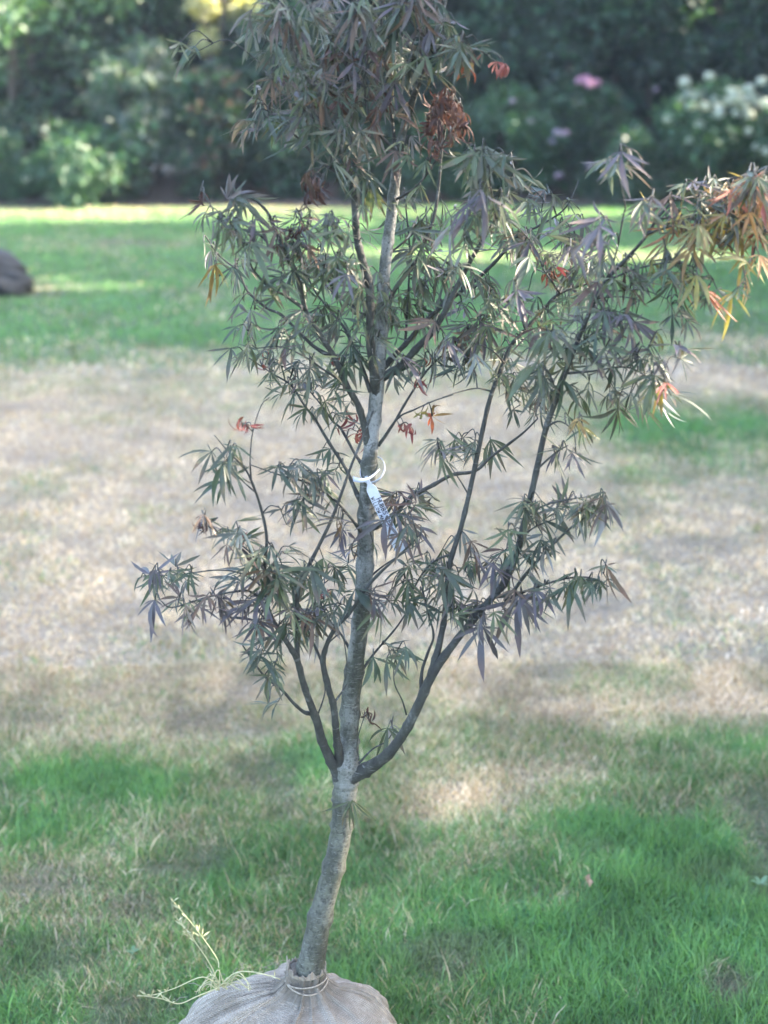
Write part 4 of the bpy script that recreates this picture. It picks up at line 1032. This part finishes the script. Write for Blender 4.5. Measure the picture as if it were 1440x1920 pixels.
# dark boulder at the left edge of the lawn
def build_rock():
    c = ground_at(2, 556)
    me = bpy.data.meshes.new("boulder")
    import bmesh
    bm = bmesh.new(); bmesh.ops.create_icosphere(bm, subdivisions=5, radius=1)
    for v in bm.verts:
        n_ = float(fbm(v.co.x * 1.6 + 9, v.co.y * 1.6 + v.co.z * 2.3, 77, 5)) - .5
        v.co *= 1 + n_ * .8
        v.co.z *= 1 - .25 * min(1, abs(v.co.x))
        v.co.x *= .30; v.co.y *= .34; v.co.z *= .27
    bm.to_mesh(me); bm.free()
    m, nt, b = new_mat("dark stone")
    n1 = noise(nt, 9, 6, .7); nt.links.new(ramp(nt, n1, [(0.35, (0.006, 0.008, 0.010)), (0.55, (0.02, 0.023, 0.026)), (0.8, (0.05, 0.053, 0.058))]), b.inputs["Base Color"]); b.inputs["Roughness"].default_value = .8
    o = link("boulder", me, m, smooth=True); o.location = (c.x - .13, c.y + .2, .07)
    tag(o, "dark rough boulder standing on the lawn at the left edge", "rock")
build_rock()

# ------------------------------------------------------------------ tall trees outside the right of the frame that shade the lawn
SX, SY = SUN.x / SUN.z, SUN.y / SUN.z
def shade_trees():
    global rng
    rng = np.random.default_rng(5); random.seed(5)
    # sunny openings: world points that a gap in the crowns leaves in the sun (point, radius)
    gaps = [(at(650, 1580, Y0), .025), (at(620, 1720, Y0), .0), (at(655, 1430, Y0), .02), (at(1400, 400, 1.95), .16), (at(1430, 420, 1.95), .16), (at(1350, 470, 1.92), .12), (at(1290, 430, 1.95), .10),
            (ground_at(840, 1510), -.025), (ground_at(930, 1490), -.03), (ground_at(1010, 1462), -.055), (ground_at(770, 1540), -.06), (ground_at(560, 392 + 30), .5), (at(1250, 660, 1.95), .08), (at(395, 490, 2.1), .06),
            (at(850, 870, 2.1), .05), (ground_at(150, 535), .28), (ground_at(900, 480), .6), (ground_at(1150, 478), .6), (ground_at(700, 475), .4)]
    gaps += [(at(415, 30, 22.0), .45), (at(415, 80, 22.0), .4), (at(1310, 25, 22.4), .25), (at(1060, 20, 22.4), .25), (at(1130, 30, 22.4), .2), (at(60, 40, 21.3), .2), (at(1370, 190, 20.2), .1), (at(210, 340, 19.7), -.02)]
    G = np.array([[p.x - SX * p.z, p.y - SY * p.z, r] for p, r in gaps])
    for k, (tx, ty, R_, H) in enumerate([(10.5, 0.5, 4.3, 10.8), (11, 5.5, 4.3, 11.4), (10.5, 10.5, 4.4, 11.4), (11, 15.8, 4.4, 12), (12, 22.0, 4.2, 11), (11.5, 28, 4, 11)]):
        root = empty("shade_tree", (tx, ty, 0))
        tag(root, ["nearest", "second", "third", "fourth", "fifth", "farthest"][k] + " of the tall trees that shade the lawn from the right", "tree", "tall trees right of the lawn")
        cl = []; st = MB()
        S, R = smooth_path([Vector((tx, ty, -.1)), Vector((tx + .1, ty, 2.5)), Vector((tx - .1, ty + .1, 6)), Vector((tx, ty, H - 1))], [.28, .22, .14, .04], 5)
        st.tube(S, R, 10, .1)
        for q in range(90):
            a = random.random() * 6.283; rr = R_ * math.sqrt(random.random()); z = random.uniform(1.4, H)
            c = Vector((tx + rr * math.cos(a) * .8, ty + rr * math.sin(a) * .95, z)); cl.append((c, random.uniform(.7, 1.1)))
            if q < 18:
                b0 = Vector((tx, ty, z * .75)); SS, RR = smooth_path([b0, b0.lerp(c, .5) + Vector((0, 0, .2)), c], [.08, .05, .015], 3); st.tube(SS, RR, 6, .1)
        st.build("trunk", M_WOOD, root)
        # leaves
        n = 20000
        cc = np.array([c for c, r in cl]); rr_ = np.array([r for c, r in cl])
        idx = rng.integers(0, len(cl), n)
        P = cc[idx] + rng.normal(size=(n, 3)) * rr_[idx][:, None] * .5
        # the rest of the leaves fill the crown evenly
        e_n = n // 2; v_ = rng.normal(size=(e_n, 3)); v_ *= (rng.random((e_n, 1)) ** .4) / np.linalg.norm(v_, axis=1)[:, None]
        P[:e_n] = np.array([tx, ty, (H + 1.4) / 2]) + v_ * np.array([R_ * .85, R_ * 1.05, (H - .6) / 2])
        gx, gy = P[:, 0] - SX * P[:, 2], P[:, 1] - SY * P[:, 2]
        edge = 17.25 + .16 * (gx + 4) + .5 * (fbm(gx * .8, gy * .1, 91) - .5)
        far = 19.7 + .3 * (fbm(gx, gx * .3, 92) - .5)
        ok = (gy < edge) | (gy > far) | (gx > 3.2 + 0 * gx)
        ok &= P[:, 2] > .8
        for (x0, y0, r) in G: ok &= np.hypot((gx - x0) * .55, gy - y0) > r + .10
        P = P[ok]; n = len(P)
        A = rng.normal(size=(n, 3)); A /= np.linalg.norm(A, axis=1)[:, None]
        S_ = np.cross(A, rng.normal(size=(n, 3))); S_ /= np.linalg.norm(S_, axis=1)[:, None]
        L = .17 * (0.7 + .6 * rng.random(n))[:, None]
        V = np.stack([P - A * L, P - S_ * L * .75, P + A * L, P + S_ * L * .75], 1)
        b = (np.arange(n) * 4)[:, None]
        Fc = b + np.array([[0, 1, 2, 3]])
        C = np.array(MID)[rng.integers(0, 3, n)]
        link("foliage", mesh_np("foliage", V.reshape(-1, 3), Fc, np.repeat(C, 4, axis=0)), M_SHRUB, root)
shade_trees()
# ------------------------------------------------------------------ thin bluish volume, added to veil and lift the dark background
def build_haze():
    import bmesh
    bm = bmesh.new(); bmesh.ops.create_cube(bm, size=1)
    for v in bm.verts:
        v.co.x *= 70; v.co.y = v.co.y * 75 + 22; v.co.z = v.co.z * 14 + 6
    me = bpy.data.meshes.new("haze"); bm.to_mesh(me); bm.free()
    m = bpy.data.materials.new("haze"); m.use_nodes = True; nt = m.node_tree; nt.nodes.clear()
    o = nt.nodes.new("ShaderNodeOutputMaterial"); v = nt.nodes.new("ShaderNodeVolumePrincipled")
    v.inputs["Color"].default_value = (0.80, 0.90, 1.0, 1); v.inputs["Density"].default_value = 0.0011; v.inputs["Anisotropy"].default_value = 0.1
    nt.links.new(v.outputs[0], o.inputs["Volume"])
    tag(link("haze", me, m), kind="stuff")
build_haze()
